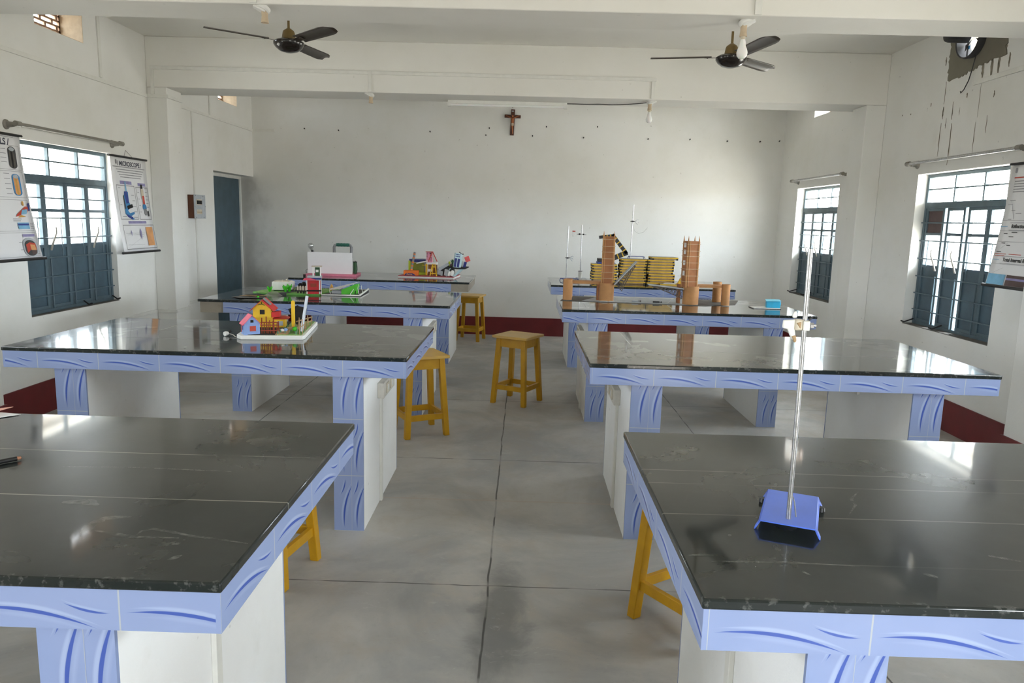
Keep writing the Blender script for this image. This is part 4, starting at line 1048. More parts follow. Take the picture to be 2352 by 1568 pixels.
# reflection chart on the right wall
t, P, W_, H = chart('wall chart on light rays, hanging right of the nearer right-hand window', XR, 1, 5.385, 4.78, 2.06, 1.215, 0.09)
p = Print(t, P)
p.shape('logo', capsule(0.05, H-0.045, 0.025, 0.035), M_textgrey); p.text('title', '/ REFRACTION /', 0.34, H-0.045, 0.055, M_dblue)
p.lines('red_text', [(0.04, 0.30, H-0.095)], M_redprint, 0.008)
p.lines('body_text', [(0.05, 0.50, H-0.12-0.018*k) for k in range(5)], M_textgrey, 0.006)
p.lines('caption_print', [(0.04, 0.10, H-0.25), (0.03, 0.08, H-0.28), (0.08, 0.12, H-0.32), (0.13, 0.19, H-0.34), (0.06, 0.10, H-0.38), (0.12, 0.17, H-0.42)], M_textgrey, 0.004)
for v_, body in ((0.415, 'Reflection of Light'), (0.185, 'Total Internal Reflection')):
    p.lines('heading_rule', [(0.0, 0.08, v_)], M_lbprint, 0.004); p.lines('heading_rule', [(0.10, 0.52, v_+0.025), (0.10, 0.52, v_-0.025)], M_textgrey, 0.003)
    p.text('heading', body, 0.12, v_, 0.036, M_dgrey, 'LEFT')
p.lines('panel_border', [(0.0, 0.58, 0.455), (0.0, 0.58, 0.385), (0.0, 0.58, 0.31), (0.0, 0.58, 0.155)], M_textgrey, 0.002)
p.lines('caption_print', [(0.06, 0.10, 0.365), (0.12, 0.17, 0.345), (0.14, 0.20, 0.375), (0.06, 0.10, 0.30), (0.12, 0.16, 0.285), (0.03, 0.08, 0.24)], M_dgrey, 0.005)
p.lines('red_text', [(0.02, 0.14, 0.225), (0.02, 0.13, 0.212), (0.17, 0.30, 0.225)], M_redprint, 0.004)
p.multi('ray_line', [[(0.05, 0.09), (0.053, 0.09), (0.15, 0.13), (0.147, 0.13)], [(0.06, 0.26), (0.063, 0.26), (0.13, 0.30), (0.127, 0.30)], [(0.06, H-0.25), (0.064, H-0.25), (0.13, H-0.38), (0.126, H-0.38)]], M_textgrey)
p.rect('blue_picture', 0.012, 0.012, 0.20, 0.085, M_lbprint); p.rect('purple_picture', 0.215, 0.012, 0.42, 0.085, M_plum); p.rect('purple_picture', 0.215, 0.05, 0.42, 0.065, M_lilac)

# ------------------------------------------------------------------ things on the benches
# retort stand at the front right
def stand_base(b, c, sx, sy, h, rz, th=0.003):
    R_ = Matrix.Rotation(rz, 3, 'Z'); c = Vector(c); q = lambda x, y, z: c + R_ @ Vector((x, y, z))
    ht, fl = h, 0.012
    b.hexa([q(-sx/2, -sy/2, ht-th), q(sx/2, -sy/2, ht-th), q(sx/2, sy/2, ht-th), q(-sx/2, sy/2, ht-th), q(-sx/2, -sy/2, ht), q(sx/2, -sy/2, ht), q(sx/2, sy/2, ht), q(-sx/2, sy/2, ht)])
    for s in (-1, 1):
        def pan(y0, y1, z0):
            b.hexa([q(s*(sx/2+fl*(ht-z0)/ht), y0, z0), q(s*(sx/2+fl*(ht-z0)/ht)-s*th, y0, z0), q(s*(sx/2+fl*(ht-z0)/ht)-s*th, y1, z0), q(s*(sx/2+fl*(ht-z0)/ht), y1, z0),
                    q(s*sx/2, y0, ht), q(s*sx/2-s*th, y0, ht-0.001), q(s*sx/2-s*th, y1, ht-0.001), q(s*sx/2, y1, ht)])
        pan(-sy/2, sy/2, ht*0.62); pan(-sy/2, -sy/2+0.022, 0.001); pan(sy/2-0.022, sy/2, 0.001)
    return q
st = thing('retort_stand', 'tall retort stand with blue base on the front right bench', 'retort stand', (0.628, 1.632, ZT))
o_ = st.location
b = B(o_); q = stand_base(b, (0.645, 1.668, ZT), 0.117, 0.220, 0.024, R(-22.6)); b.obj('base', M_blue, st, bevel=0.0008)
for sx, sy in ((-1, 1), (1, 1)):
    B(o_).lathe([(0, 0), (0.010, 0), (0.009, 0.010), (0, 0.010)], q(sx*0.066, sy*0.075, 0.001), 10).obj('rubber_foot', M_black, st)
B(o_).tube([(0.617, 1.602, ZT+0.020), (0.6155, 1.602, ZT+0.3), (0.612, 1.602, 1.535)], 0.0052, 12).obj('rod', M_steel, st)
B(o_).tube([(0.618, 1.610, 0.975), (0.628, 1.616, 0.977), (0.632, 1.614, 0.965), (0.636, 1.608, 0.932)], 0.0016, 6).obj('wire_hook', M_steel, st)
cl = thing('clamp', 'off-white clamp fixed on the rod of the front retort stand', 'clamp', (0.6135, 1.602, 1.371))
o_ = cl.location
b = B(o_); cc = Vector((0.6135, 1.602, 1.371))
b.obox(cc+Vector((0.002, -0.004, 0)), (0.014, 0.022, 0.021), R(-12)); boss = b.obj('boss', M_white, cl, bevel=0.002)
b = B(o_); b.obox(cc+Vector((-0.013, 0, 0.001)), (0.020, 0.020, 0.024), R(8)).obj('block', M_cream, cl, bevel=0.004)
b = B(o_); b.prism([cc+Vector(v_) for v_ in ((-0.018, -0.004, 0.012), (-0.046, -0.006, 0.010), (-0.047, -0.006, -0.007), (-0.036, -0.005, -0.009), (-0.030, -0.005, -0.022), (-0.022, -0.004, -0.034), (-0.017, -0.004, -0.028), (-0.020, -0.004, -0.010))], (0, 0.010, 0)).obj('jaw', M_foam, cl, bevel=0.0025)
B(o_).prism([cc+Vector(v_) for v_ in ((-0.026, -0.003, 0.015), (-0.027, -0.003, 0.022), (-0.023, -0.003, 0.030), (-0.018, -0.003, 0.030), (-0.017, -0.003, 0.016))], (0, 0.008, 0)).obj('jaw', M_foam, cl, bevel=0.0025)
B(o_).prism([cc+Vector(v_) for v_ in ((-0.027, -0.008, -0.024), (-0.019, -0.008, -0.022), (-0.016, -0.008, -0.034), (-0.020, -0.008, -0.038))], (0, 0.008, 0)).obj('cork_tip', M_wood, cl, bevel=0.001)
B(o_).prism([cc+Vector(v_) for v_ in ((-0.021, -0.0125, 0.006), (-0.011, -0.0125, 0.008), (-0.012, -0.0125, -0.006))], (0, 0.005, 0)).obj('cork_pad', M_wood, cl, bevel=0.001)
B(o_).cyl(cc+Vector((0.009, -0.002, 0)), cc+Vector((0.024, -0.003, 0)), 0.003, n=10).obj('bolt', M_steel, cl)
B(o_).cyl(cc+Vector((0.011, -0.002, 0)), cc+Vector((0.018, -0.002, 0)), 0.0068, n=6).obj('nut', M_steel, cl)
B(o_).tube([cc+Vector((0.010, 0.004, 0.010)), cc+Vector((0.018, 0.006, 0.017))], 0.0022, 8).obj('lever', M_dgrey, cl)

# paper and pen at the left edge
pp = thing('paper_sheet', 'white paper with a pink sheet at the left edge of the front bench', 'paper', (-1.72, 2.27, ZT+0.0005))
o_ = pp.location
b = B(o_); b.prism([(-1.79, 2.15, ZT+0.001), (-1.628, 2.335, ZT+0.0025), (-1.70, 2.348, ZT+0.0025), (-1.90, 2.30, ZT+0.001)], (0, 0, 0.0015)); b.obj('sheet', M_paper, pp)
b = B(o_); b.prism([(-1.80, 2.28, ZT+0.005), (-1.73, 2.285, ZT+0.006), (-1.658, 2.345, ZT+0.024), (-1.70, 2.335, ZT+0.020), (-1.78, 2.32, ZT+0.007)], (0, 0, 0.0012)); b.obj('pink_sheet', plain('salmon_paper', rgb(222, 166, 150), 0.6), pp)
pn = thing('pen', 'black pen with copper tip lying on the front left bench', 'pen', (-1.38, 1.86, ZT))
o_ = pn.location; d0 = Vector((-1.43, 1.78, ZT+0.0068)); d1 = Vector((-1.341, 1.893, ZT+0.0068))
B(o_).cyl(d0, d1, 0.0062, n=12).obj('barrel', M_black, pn)
B(o_).cyl(d1, d1+(d1-d0).normalized()*0.010, 0.0052, 0.004, 12).obj('tip', plain('copper_tip', rgb(210, 150, 120), 0.3, 0.6), pn)

# ---- model houses on the second left bench
def gable(b, P, w_, d, he, ha, wall_m, roof_m, over=0.008, th=0.003):
    """gabled hut: P maps local (x,y,z)"""
    b.m(wall_m); b.prism([P(-w_/2, 0, 0), P(w_/2, 0, 0), P(w_/2, 0, he), P(0, 0, ha), P(-w_/2, 0, he)], P(0, d, 0)-P(0, 0, 0))
    b.m(roof_m); sl = (ha-he)/(w_/2)
    for s in (-1, 1):
        x1 = s*(w_/2+over); z1 = ha-sl*(w_/2+over)
        b.hexa([P(0, -over, ha), P(x1, -over, z1), P(x1, d+over, z1), P(0, d+over, ha), P(0, -over, ha+th), P(x1, -over, z1+th), P(x1, d+over, z1+th), P(0, d+over, ha+th)])
def frame_of(c, rz):
    Rm = Matrix.Rotation(rz, 3, 'Z'); c = Vector(c)
    return lambda x, y, z: c + Rm @ Vector((x, y, z))
hb = thing('model_house_board', 'school model on a white foam board with yellow and blue paper houses', 'school model', (-1.40, 4.2, ZT))
o_ = hb.location; Q = frame_of((-1.507, 3.925, ZT), R(8.5)); zb = 0.022
b = B(o_); b.prism([Q(-0.03, 0.05, 0), Q(0.0, 0, 0), Q(0.325, 0.0, 0), Q(0.335, 0.02, 0), Q(0.335, 0.57, 0), Q(0.0, 0.57, 0), Q(-0.03, 0.5, 0)], (0, 0, zb)); b.obj('foam_board', M_foam, hb, bevel=0.003)
b = B(o_); b.prism([Q(0.19, 0.02, zb), Q(0.315, 0.02, zb), Q(0.32, 0.56, zb), Q(0.19, 0.56, zb)], (0, 0, 0.004)); b.obj('lawn', M_turf, hb)
b = B(o_)
for k in range(34):
    x, y = random.uniform(0.19, 0.31), random.uniform(0.025, 0.3); h = random.uniform(0.012, 0.03); a = random.uniform(0, PI)
    c0 = Q(x, y, zb+0.004); b.prism([c0, c0+Vector((0.012*math.cos(a), 0.012*math.sin(a), 0)), c0+Vector((0.004*math.cos(a), 0.004*math.sin(a), h))], (0.001, 0.001, 0))
gr_ = b.obj('tinsel_grass', plain('tinsel_green', rgb(92, 150, 112), 0.35, nscale=60, var=0.3), hb); gr_['kind'] = 'stuff'
b = B(o_); b.prism([Q(0.03, 0.02, zb), Q(0.185, 0.02, zb), Q(0.2, 0.55, zb), Q(0.05, 0.55, zb)], (0, 0, 0.003)); b.obj('yard', M_coal, hb)
# blue house
b = B(o_); bx_, P2 = Q(0.075, 0.035, zb), None
P2 = frame_of(Q(0.055, 0.030, zb), R(33)); gable(b, P2, 0.082, 0.075, 0.062, 0.106, 0, 1)
bh = b.obj('blue_house', [M_lblue, M_pink], hb)
b = B(o_); b.obox(P2(0.004, -0.001, 0.034), (0.032, 0.003, 0.028), R(33)); b.obj('door', M_redprint, bh)
b = B(o_); b.obox(P2(0.0, -0.001, 0.074), (0.016, 0.003, 0.014), R(33)); b.obj('window', M_coal, bh)
b = B(o_); b.obox(P2(-0.0415, 0.04, 0.04), (0.003, 0.02, 0.03), R(33)); b.obj('window', M_dblue, bh)
b = B(o_); b.obox(P2(-0.042, 0.062, 0.03), (0.003, 0.008, 0.04), R(33)); b.obj('door', M_redprint, bh)
# yellow two storey house
P3 = frame_of(Q(0.06, 0.30, zb), R(10)); b = B(o_)
b.m(0).hexa([P3(-0.04, 0, 0), P3(0.06, 0, 0), P3(0.06, 0.11, 0), P3(-0.04, 0.11, 0), P3(-0.04, 0, 0.06), P3(0.06, 0, 0.06), P3(0.06, 0.11, 0.06), P3(-0.04, 0.11, 0.06)])
P4 = frame_of(P3(0.0, -0.02, 0.062), R(10)); gable(b, P4, 0.10, 0.13, 0.052, 0.098, 0, 1, 0.018)
yh = b.obj('yellow_house', [M_yellow, M_red], hb)
b = B(o_); b.obox(P4(0.002, -0.002, 0.032), (0.026, 0.004, 0.026), R(10)); b.obj('window', M_coal, yh)
b = B(o_); b.tube([P4(-0.02, -0.003, 0.072), P4(0.0, -0.004, 0.078), P4(0.016, -0.003, 0.07)], 0.002, 6); b.tube([P4(0.0, -0.004, 0.078), P4(0.0, -0.004, 0.09)], 0.002, 6); b.obj('wire_ornament', M_dgreen, yh)
b = B(o_); sl = 0.046/0.05; b.hexa([P4(0.003, 0.02, 0.1035), P4(0.042, 0.02, 0.1035-0.039*sl), P4(0.042, 0.085, 0.1035-0.039*sl), P4(0.003, 0.085, 0.1035), P4(0.003, 0.02, 0.107), P4(0.042, 0.02, 0.107-0.039*sl), P4(0.042, 0.085, 0.107-0.039*sl), P4(0.003, 0.085, 0.107)]); b.obj('solar_panel', M_grey, yh)
b = B(o_); b.hexa([P4(0.052, 0.0, 0.0), P4(0.098, 0.0, 0.004), P4(0.098, 0.06, 0.004), P4(0.052, 0.06, 0.0), P4(0.052, 0.0, 0.03), P4(0.098, 0.0, 0.034), P4(0.098, 0.06, 0.034), P4(0.052, 0.06, 0.03)]); b.obj('balcony', M_red, yh)
b = B(o_); b.m(0).hexa([P3(0.065, -0.01, 0), P3(0.125, -0.01, 0), P3(0.125, 0.07, 0), P3(0.065, 0.07, 0), P3(0.065, -0.01, 0.05), P3(0.125, -0.01, 0.05), P3(0.125, 0.07, 0.05), P3(0.065, 0.07, 0.05)])
b.m(1).hexa([P3(0.055, -0.02, 0.052), P3(0.145, -0.02, 0.052), P3(0.145, 0.08, 0.052), P3(0.055, 0.08, 0.052), P3(0.060, -0.01, 0.057), P3(0.12, 0.02, 0.066), P3(0.12, 0.05, 0.066), P3(0.06, 0.07, 0.06)])
b.m(2).obox(P3(0.097, -0.011, 0.027), (0.034, 0.004, 0.026), R(10)); b.obj('annex', [M_yellow, M_redprint, M_lgrey], hb)
# red-brown stick pergola, steps, fences
b = B(o_)
for k in range(9):
    x = 0.10+0.011*k; b.bar(Q(x, 0.06+0.01*(k % 3), zb), Q(x+random.uniform(-0.004, 0.004), 0.06+0.012*(k % 3), zb+random.uniform(0.055, 0.095)), 0.006, 0.004)
for z in (0.02, 0.05, 0.065): b.bar(Q(0.095, 0.055, zb+z), Q(0.192, 0.06, zb+z), 0.005, 0.005)
b.obj('stick_pergola', M_redbrown, hb)
b = B(o_)
for k in range(5): b.bar(Q(0.185-0.008+0.0*k, 0.03+0.02*k, zb+0.004+0.004*k), Q(0.245, 0.03+0.02*k, zb+0.004+0.004*k), 0.016, 0.004)
for s in (0, 1): b.bar(Q(0.18+0.055*s, 0.02, zb+0.002), Q(0.18+0.055*s, 0.13, zb+0.022), 0.004, 0.004)
b.obj('wooden_steps', M_wood, hb)
b = B(o_); b.prism([Q(0.238, 0.19, zb), Q(0.258, 0.19, zb), Q(0.258, 0.19, zb+0.165), Q(0.253, 0.19, zb+0.172), Q(0.243, 0.19, zb+0.172), Q(0.238, 0.19, zb+0.165)], Q(0.0, 0.006, 0)-Q(0, 0, 0)); b.obj('yellow_stick', M_yellow, hb, bevel=0.001)
b = B(o_)
b.obox(Q(0.275, 0.27, zb+0.075), (0.055, 0.012, 0.105), mat=Matrix.Rotation(R(8.5), 3, 'Z') @ Matrix.Rotation(R(14), 3, 'Y') @ Matrix.Rotation(R(-10), 3, 'X'))
b.obox(Q(0.245, 0.29, zb+0.095), (0.06, 0.012, 0.06), mat=Matrix.Rotation(R(8.5), 3, 'Z') @ Matrix.Rotation(R(-24), 3, 'Y')); b.obj('black_panel', M_coal, hb)
b = B(o_)
for k in range(7):
    x = 0.272+0.008*k; b.bar(Q(x, 0.20+0.03*k, zb), Q(x+0.006*(-1)**k, 0.20+0.03*k, zb+random.uniform(0.05, 0.08)), 0.006, 0.003)
for z in (0.03, 0.052): b.bar(Q(0.265, 0.19, zb+z), Q(0.325, 0.40, zb+z), 0.004, 0.006)
for z in (0.02, 0.028): b.bar(Q(0.225, 0.12, zb+z), Q(0.325, 0.15, zb+z), 0.004, 0.007)
for k in range(4): b.bar(Q(0.235+0.027*k, 0.125+0.008*k, zb), Q(0.24+0.027*k, 0.125+0.008*k, zb+0.045+0.006*(k % 2)), 0.006, 0.003)
for k in range(2): b.bar(Q(0.305+0.012*k, 0.03+0.02*k, zb), Q(0.303+0.014*k, 0.03+0.03*k, zb+0.085), 0.005, 0.003)
b.bar(Q(0.30, 0.03, zb+0.04), Q(0.33, 0.07, zb+0.055), 0.004, 0.004); b.obj('stick_fence', M_wood, hb)
B(o_).cyl(Q(0.305, 0.10, zb+0.01), Q(0.335, 0.13, zb+0.205), 0.0085, n=12).obj('silver_tube', M_silver, hb)
B(o_).ball(Q(0.27, 0.10, zb+0.024), 0.014, 10, 0.9).obj('bush', M_lgreen, hb)
B(o_).ball(Q(0.222, 0.09, zb+0.018), 0.012, 10).obj('blue_bead', M_lblue, hb); B(o_).ball(Q(0.205, 0.08, zb+0.018), 0.010, 10).obj('white_bead', M_foam, hb)
# plug with wire
pg = thing('plug', 'small white plug with thin wire, left of the model houses', 'plug', (-1.626, 4.03, ZT))
o_ = pg.location
b = B(o_).lathe([(0, 0.0), (0.012, 0.0), (0.013, 0.012), (0.008, 0.024), (0, 0.026)], (-1.632, 4.02, ZT+0.013), 12, (0.5, 0.8, 0.1)); b.obj('body', M_foam, pg)
B(o_).lathe([(0, 0.0), (0.009, 0.0), (0.009, 0.014), (0, 0.016)], (-1.618, 4.045, ZT+0.018), 10, (0.4, 0.8, 0.4)).obj('cap', M_black, pg)
B(o_).tube([(-1.615, 4.04, ZT+0.012), (-1.59, 4.03, ZT+0.010), (-1.56, 3.99, ZT+0.004), (-1.53, 3.97, ZT+0.003)], 0.0018, 6).obj('wire', M_twine, pg)

# ---- diorama on the third left bench
gb = thing('village_board', 'green diorama board with a red model house and white tank', 'school model', (-2.0, 6.45, ZT))
o_ = gb.location; zb = ZT+0.014
b = B(o_); b.prism([(-2.30, 6.30, ZT), (-2.235, 6.205, ZT), (-1.712, 6.245, ZT), (-1.665, 6.72, ZT), (-2.22, 6.80, ZT)], (0, 0, 0.014)); b.obj('board', plain('moss_green_card', rgb(98, 162, 72), 0.65), gb, bevel=0.002)
b = B(o_); b.prism([(-2.28, 6.31, zb), (-2.225, 6.225, zb), (-1.72, 6.26, zb), (-1.68, 6.71, zb), (-2.21, 6.78, zb)], (0, 0, 0.002)); b.obj('turf', M_turf, gb)
b = B(o_); b.prism([(-2.06, 6.212, zb+0.001), (-1.98, 6.222, zb+0.001), (-1.90, 6.70, zb+0.001), (-1.98, 6.70, zb+0.001)], (0, 0, 0.003)); b.box(-2.055, -1.985, 6.213, 6.219, ZT, zb+0.002); b.obj('road', M_dgrey, gb)
b = B(o_).box(-2.165, -2.005, 6.38, 6.52, zb+0.01, zb+0.082); b.m(1).box(-2.155, -2.015, 6.39, 6.51, zb+0.002, zb+0.012); b.obj('tank', [M_foam, M_dgreen], gb, bevel=0.004)
b = B(o_).box(-2.15, -2.02, 6.40, 6.50, zb+0.082, zb+0.088); b.ball((-2.05, 6.43, zb+0.095), 0.008, 8).ball((-2.08, 6.42, zb+0.092), 0.007, 8); b.obj('rusty_lid', M_cream, gb)
for x, y, h in ((-2.155, 6.30, 0.05), (-2.02, 6.30, 0.065), (-1.995, 6.33, 0.07)):
    b = B(o_)
    for k in range(7):
        a = 2*PI*k/7; b.tube([(x, y, zb), (x+0.012*math.cos(a), y+0.012*math.sin(a), zb+h*0.6), (x+0.024*math.cos(a), y+0.024*math.sin(a), zb+h*(0.8+0.2*(k % 2)))], [0.006, 0.008, 0.003], 6)
    b.obj('shrub', M_lgreen, gb)
b = B(o_)
for k in range(3): b.ball((-1.95+0.03*k, 6.50, zb+0.045+0.012*(k % 2)), 0.022, 8)
b.box(-1.98, -1.87, 6.46, 6.53, zb+0.001, zb+0.035); b.obj('dark_trees', M_coal, gb)
b = B(o_)
for k in range(5): b.lathe([(0.009, 0), (0.009, 0.028), (0.006, 0.036), (0, 0.038)], (-1.905+0.023*k, 6.27, zb+0.026), 8)
b.obj('palings', M_cream, gb)
b = B(o_)
for k in range(5): b.box(-1.905+0.025*k, -1.893+0.025*k, 6.25, 6.256, zb, zb+0.022)
b.box(-1.92, -1.80, 6.252, 6.262, zb+0.016, zb+0.026); b.obj('rail_fence', M_coal, gb)
# red house
RH = frame_of((-1.755, 6.235, zb), R(14)); hx = lambda b, x0, x1, y0, y1, z0, z1: b.hexa([RH(x0, y0, z0), RH(x1, y0, z0), RH(x1, y1, z0), RH(x0, y1, z0), RH(x0, y0, z1), RH(x1, y0, z1), RH(x1, y1, z1), RH(x0, y1, z1)])
b = B(o_); hx(b, -0.06, 0.055, 0, 0.12, 0, 0.115); rh = b.obj('red_house', plain('crimson_card', rgb(196, 36, 40), 0.6), gb)
b = B(o_)
for x in (-0.063, 0.040, 0.053): hx(b, x, x+0.008, -0.004, 0.006, 0, 0.118)
hx(b, 0.05, 0.058, 0.112, 0.122, 0, 0.118); b.obj('corner_post', M_foam, gb)
b = B(o_); hx(b, -0.03, 0.02, -0.002, 0.0, 0.06, 0.09); b.obj('window', M_redbrown, rh)
b = B(o_); hx(b, 0.055, 0.057, 0.045, 0.075, 0.07, 0.1); b.obj('window', M_coal, rh)
b = B(o_); hx(b, -0.062, 0.058, -0.006, -0.001, 0.022, 0.034); b.obj('black_rail', M_coal, gb)
b = B(o_); hx(b, -0.075, 0.062, -0.02, 0.13, 0.117, 0.122); b.obj('lower_roof', M_lgrey, gb)
b = B(o_); b.prism([RH(-0.09, -0.03, 0.118), RH(0.02, -0.03, 0.120), RH(-0.03, -0.02, 0.134), RH(-0.08, 0.03, 0.128)], (0, 0, 0.003)); b.obj('pink_awning', M_pink, gb)
b = B(o_); hx(b, -0.05, 0.058, 0.01, 0.12, 0.122, 0.138); b.obj('middle_storey', M_navy, gb)
b = B(o_); hx(b, -0.055, 0.065, 0.0, 0.125, 0.138, 0.150); b.obj('upper_floor', M_lgrey, gb)
b = B(o_)
for x in (-0.012, 0.048):
    for y in (0.015, 0.10): hx(b, x, x+0.009, y, y+0.009, 0.15, 0.228)
b.obj('cabin_post', M_foam, gb)
b = B(o_); hx(b, 0.008, 0.052, 0.05, 0.06, 0.15, 0.222); cb = b.obj('cabin_wall', M_dgreen, gb)
b = B(o_); hx(b, 0.014, 0.036, 0.046, 0.05, 0.182, 0.202); b.obj('cabin_sign', M_foam, cb)
b = B(o_); hx(b, -0.02, 0.066, 0.0, 0.12, 0.228, 0.232); b.obj('cabin_roof', M_cream, gb)
B(o_).lathe([(0, 0), (0.016, 0.0), (0.018, 0.02), (0.010, 0.045), (0, 0.06)], (-1.690, 6.56, zb+0.002), 10).obj('thatched_pot', M_yelprint, gb)
# grey board with ramp
rb = thing('ramp_board', 'dark grey board with a green-sided white ramp beside the red model house', 'school model', (-1.53, 6.45, ZT))
o_ = rb.location
b = B(o_); b.prism([(-1.700, 6.252, ZT), (-1.372, 6.268, ZT), (-1.405, 6.78, ZT), (-1.645, 6.78, ZT)], (0, 0, 0.010)); b.obj('board', M_dgrey, rb)
b = B(o_); b.prism([(-1.700, 6.248, ZT+0.004), (-1.372, 6.264, ZT+0.004), (-1.372, 6.270, ZT+0.014), (-1.700, 6.255, ZT+0.012)], (0, 0.004, 0)); b.bar((-1.375, 6.262, ZT+0.012), (-1.405, 6.775, ZT+0.020), 0.010, 0.012); b.obj('edge_strip', M_foam, rb)
zb = ZT+0.010
b = B(o_); b.prism([(-1.545, 6.32, zb), (-1.445, 6.33, zb), (-1.425, 6.33, zb+0.09), (-1.545, 6.32, zb+0.04)], (0.02, 0.012, 0)); b.prism([(-1.445, 6.331, zb), (-1.425, 6.40, zb), (-1.405, 6.40, zb+0.09), (-1.425, 6.331, zb+0.09)], (0.003, 0, 0)); b.obj('ramp_side', M_green, rb)
b = B(o_); b.prism([(-1.56, 6.325, zb+0.045), (-1.425, 6.325, zb+0.098), (-1.420, 6.46, zb+0.098), (-1.68, 6.48, zb+0.030), (-1.66, 6.40, zb+0.028)], (0, 0, 0.003)); b.obj('ramp_deck', M_paper, rb)
b = B(o_).box(-1.64, -1.56, 6.36, 6.44, zb, zb+0.025); b.obj('ramp_foot', M_lgrey, rb)
for k, (x0, x1) in enumerate(((-1.44, -1.465), (-1.425, -1.40), (-1.41, -1.375))):
    B(o_).tube([((x0+x1)/2+0.005, 6.34+0.03*k, zb+0.095-0.01*k), (x0+0.01*k, 6.335+0.03*k, zb+0.05), (x1, 6.30+0.05*k, zb+0.003)], 0.0032, 6).obj('straw_leg', M_foam, rb)
B(o_).tube([(-1.42, 6.30, zb+0.035), (-1.425, 6.31, zb+0.002)], 0.004, 6).obj('black_peg', M_coal, rb)
B(o_).tube([(-1.655, 6.36, zb+0.05), (-1.65, 6.34, zb+0.02), (-1.64, 6.32, zb+0.003)], 0.003, 6).obj('straw_leg', M_foam, rb)
# brown card scraps
cs = thing('card_scraps', 'heap of brown card scraps and plastic film left of the green board', 'card scraps', (-2.2, 5.98, ZT))
o_ = cs.location
for k, (pts, z, mt, nm) in enumerate((([(-2.35, 5.96), (-2.24, 5.85), (-2.06, 5.94), (-2.10, 6.06), (-2.28, 6.05)], 0.004, M_hair, 'card'), ([(-2.30, 5.99), (-2.14, 5.92), (-2.08, 6.02), (-2.2, 6.08)], 0.013, M_wood, 'card'), ([(-2.26, 6.0), (-2.16, 5.97), (-2.10, 6.04), (-2.18, 6.07)], 0.020, M_coal, 'card'))):
    b = B(o_); b.prism([(x, y, ZT+z-0.003+0.006*(j % 2)) for j, (x, y) in enumerate(pts)], (0, 0, 0.002)); b.obj(nm, mt, cs)
b = B(o_); b.prism([(-2.13, 6.04, ZT+0.003), (-2.09, 6.10, ZT+0.035), (-2.05, 6.10, ZT+0.034), (-1.99, 6.06, ZT+0.003)], (0.005, 0.06, 0.0)); b.obj('plastic_film', M_plastic_film, cs)
B(o_).ball((-2.125, 5.93, ZT+0.012), 0.011, 8, 0.8).obj('green_scrap', M_lgreen, cs)

# ---- white panel model at the back left
wp = thing('panel_model', 'white panel on a pink board with bulb and green handle behind', 'school model', (-2.15, 8.45, ZT))
o_ = wp.location
b = B(o_); b.prism([(-2.44, 8.235, ZT), (-1.868, 8.315, ZT), (-1.90, 8.72, ZT), (-2.44, 8.72, ZT)], (0, 0, 0.022)); b.obj('foam_board', M_pinksoft, wp, bevel=0.002)
zb = ZT+0.022
WP = frame_of((-2.185, 8.42, zb), R(1.5))
b = B(o_); b.obox(WP(0, 0, 0.120), (0.505, 0.006, 0.240), R(1.5)); b.obj('white_panel', M_paper, wp)
b = B(o_); b.obox(WP(0, 0.10, 0.10), (0.44, 0.16, 0.2), R(1.5)); b.obj('rear_box', M_lgrey, wp, bevel=0.003)
B(o_).cyl(WP(-0.205, 0.03, 0.19), WP(-0.205, 0.03, 0.262), 0.013, n=12).obj('bulb_socket', M_black, wp)
B(o_).lathe([(0.012, 0), (0.014, 0.012), (0.028, 0.035), (0.034, 0.052), (0.030, 0.070), (0.016, 0.082), (0, 0.085)], WP(-0.215, 0.03, 0.255), 18, (-0.12, 0, 1)).obj('clear_bulb', M_bulb, wp)
b = B(o_); pts = [WP(0.035, 0.06, 0.18), WP(0.035, 0.06, 0.30), WP(0.042, 0.06, 0.320), WP(0.075, 0.06, 0.325), WP(0.19, 0.06, 0.325), WP(0.222, 0.06, 0.320), WP(0.23, 0.06, 0.30), WP(0.23, 0.06, 0.18)]
b.tube(pts, 0.015, 12); hd = b.obj('handle_pipe', M_grey, wp)
b = B(o_)
for k in range(9): b.cyl(WP(0.062+0.0165*k, 0.06, 0.325), WP(0.079+0.0165*k, 0.06, 0.3255), 0.0185+0.0015*(k % 2), n=12)
b.obj('green_wrapping', plain('teal_tape', rgb(46, 112, 96), 0.5, var=0.2), hd)
B(o_).cyl(WP(0.278, 0.03, 0.005), WP(0.278, 0.03, 0.135), 0.021, n=18).obj('green_cylinder', M_dgreen, wp)
B(o_).cyl(WP(0.278, 0.03, 0.135), WP(0.278, 0.03, 0.142), 0.023, n=18).obj('cylinder_cap', M_coal, wp)
B(o_).tube([WP(0.278, 0.03, 0.142), WP(0.285, 0.0, 0.155), WP(0.305, -0.01, 0.12), WP(0.315, -0.02, 0.06), WP(0.305, -0.03, 0.02), WP(0.29, -0.05, 0.004)], 0.002, 6).obj('wire', M_coal, wp)
B(o_).tube([WP(-0.26, -0.03, 0.004), WP(-0.275, 0.0, 0.03), WP(-0.26, 0.03, 0.045), WP(-0.25, 0.06, 0.01)], 0.0025, 6).obj('wire', M_coal, wp)
B(o_).box(-2.435, -2.41, 8.225, 8.24, ZT+0.001, ZT+0.021).obj('magnet', M_coal, wp)

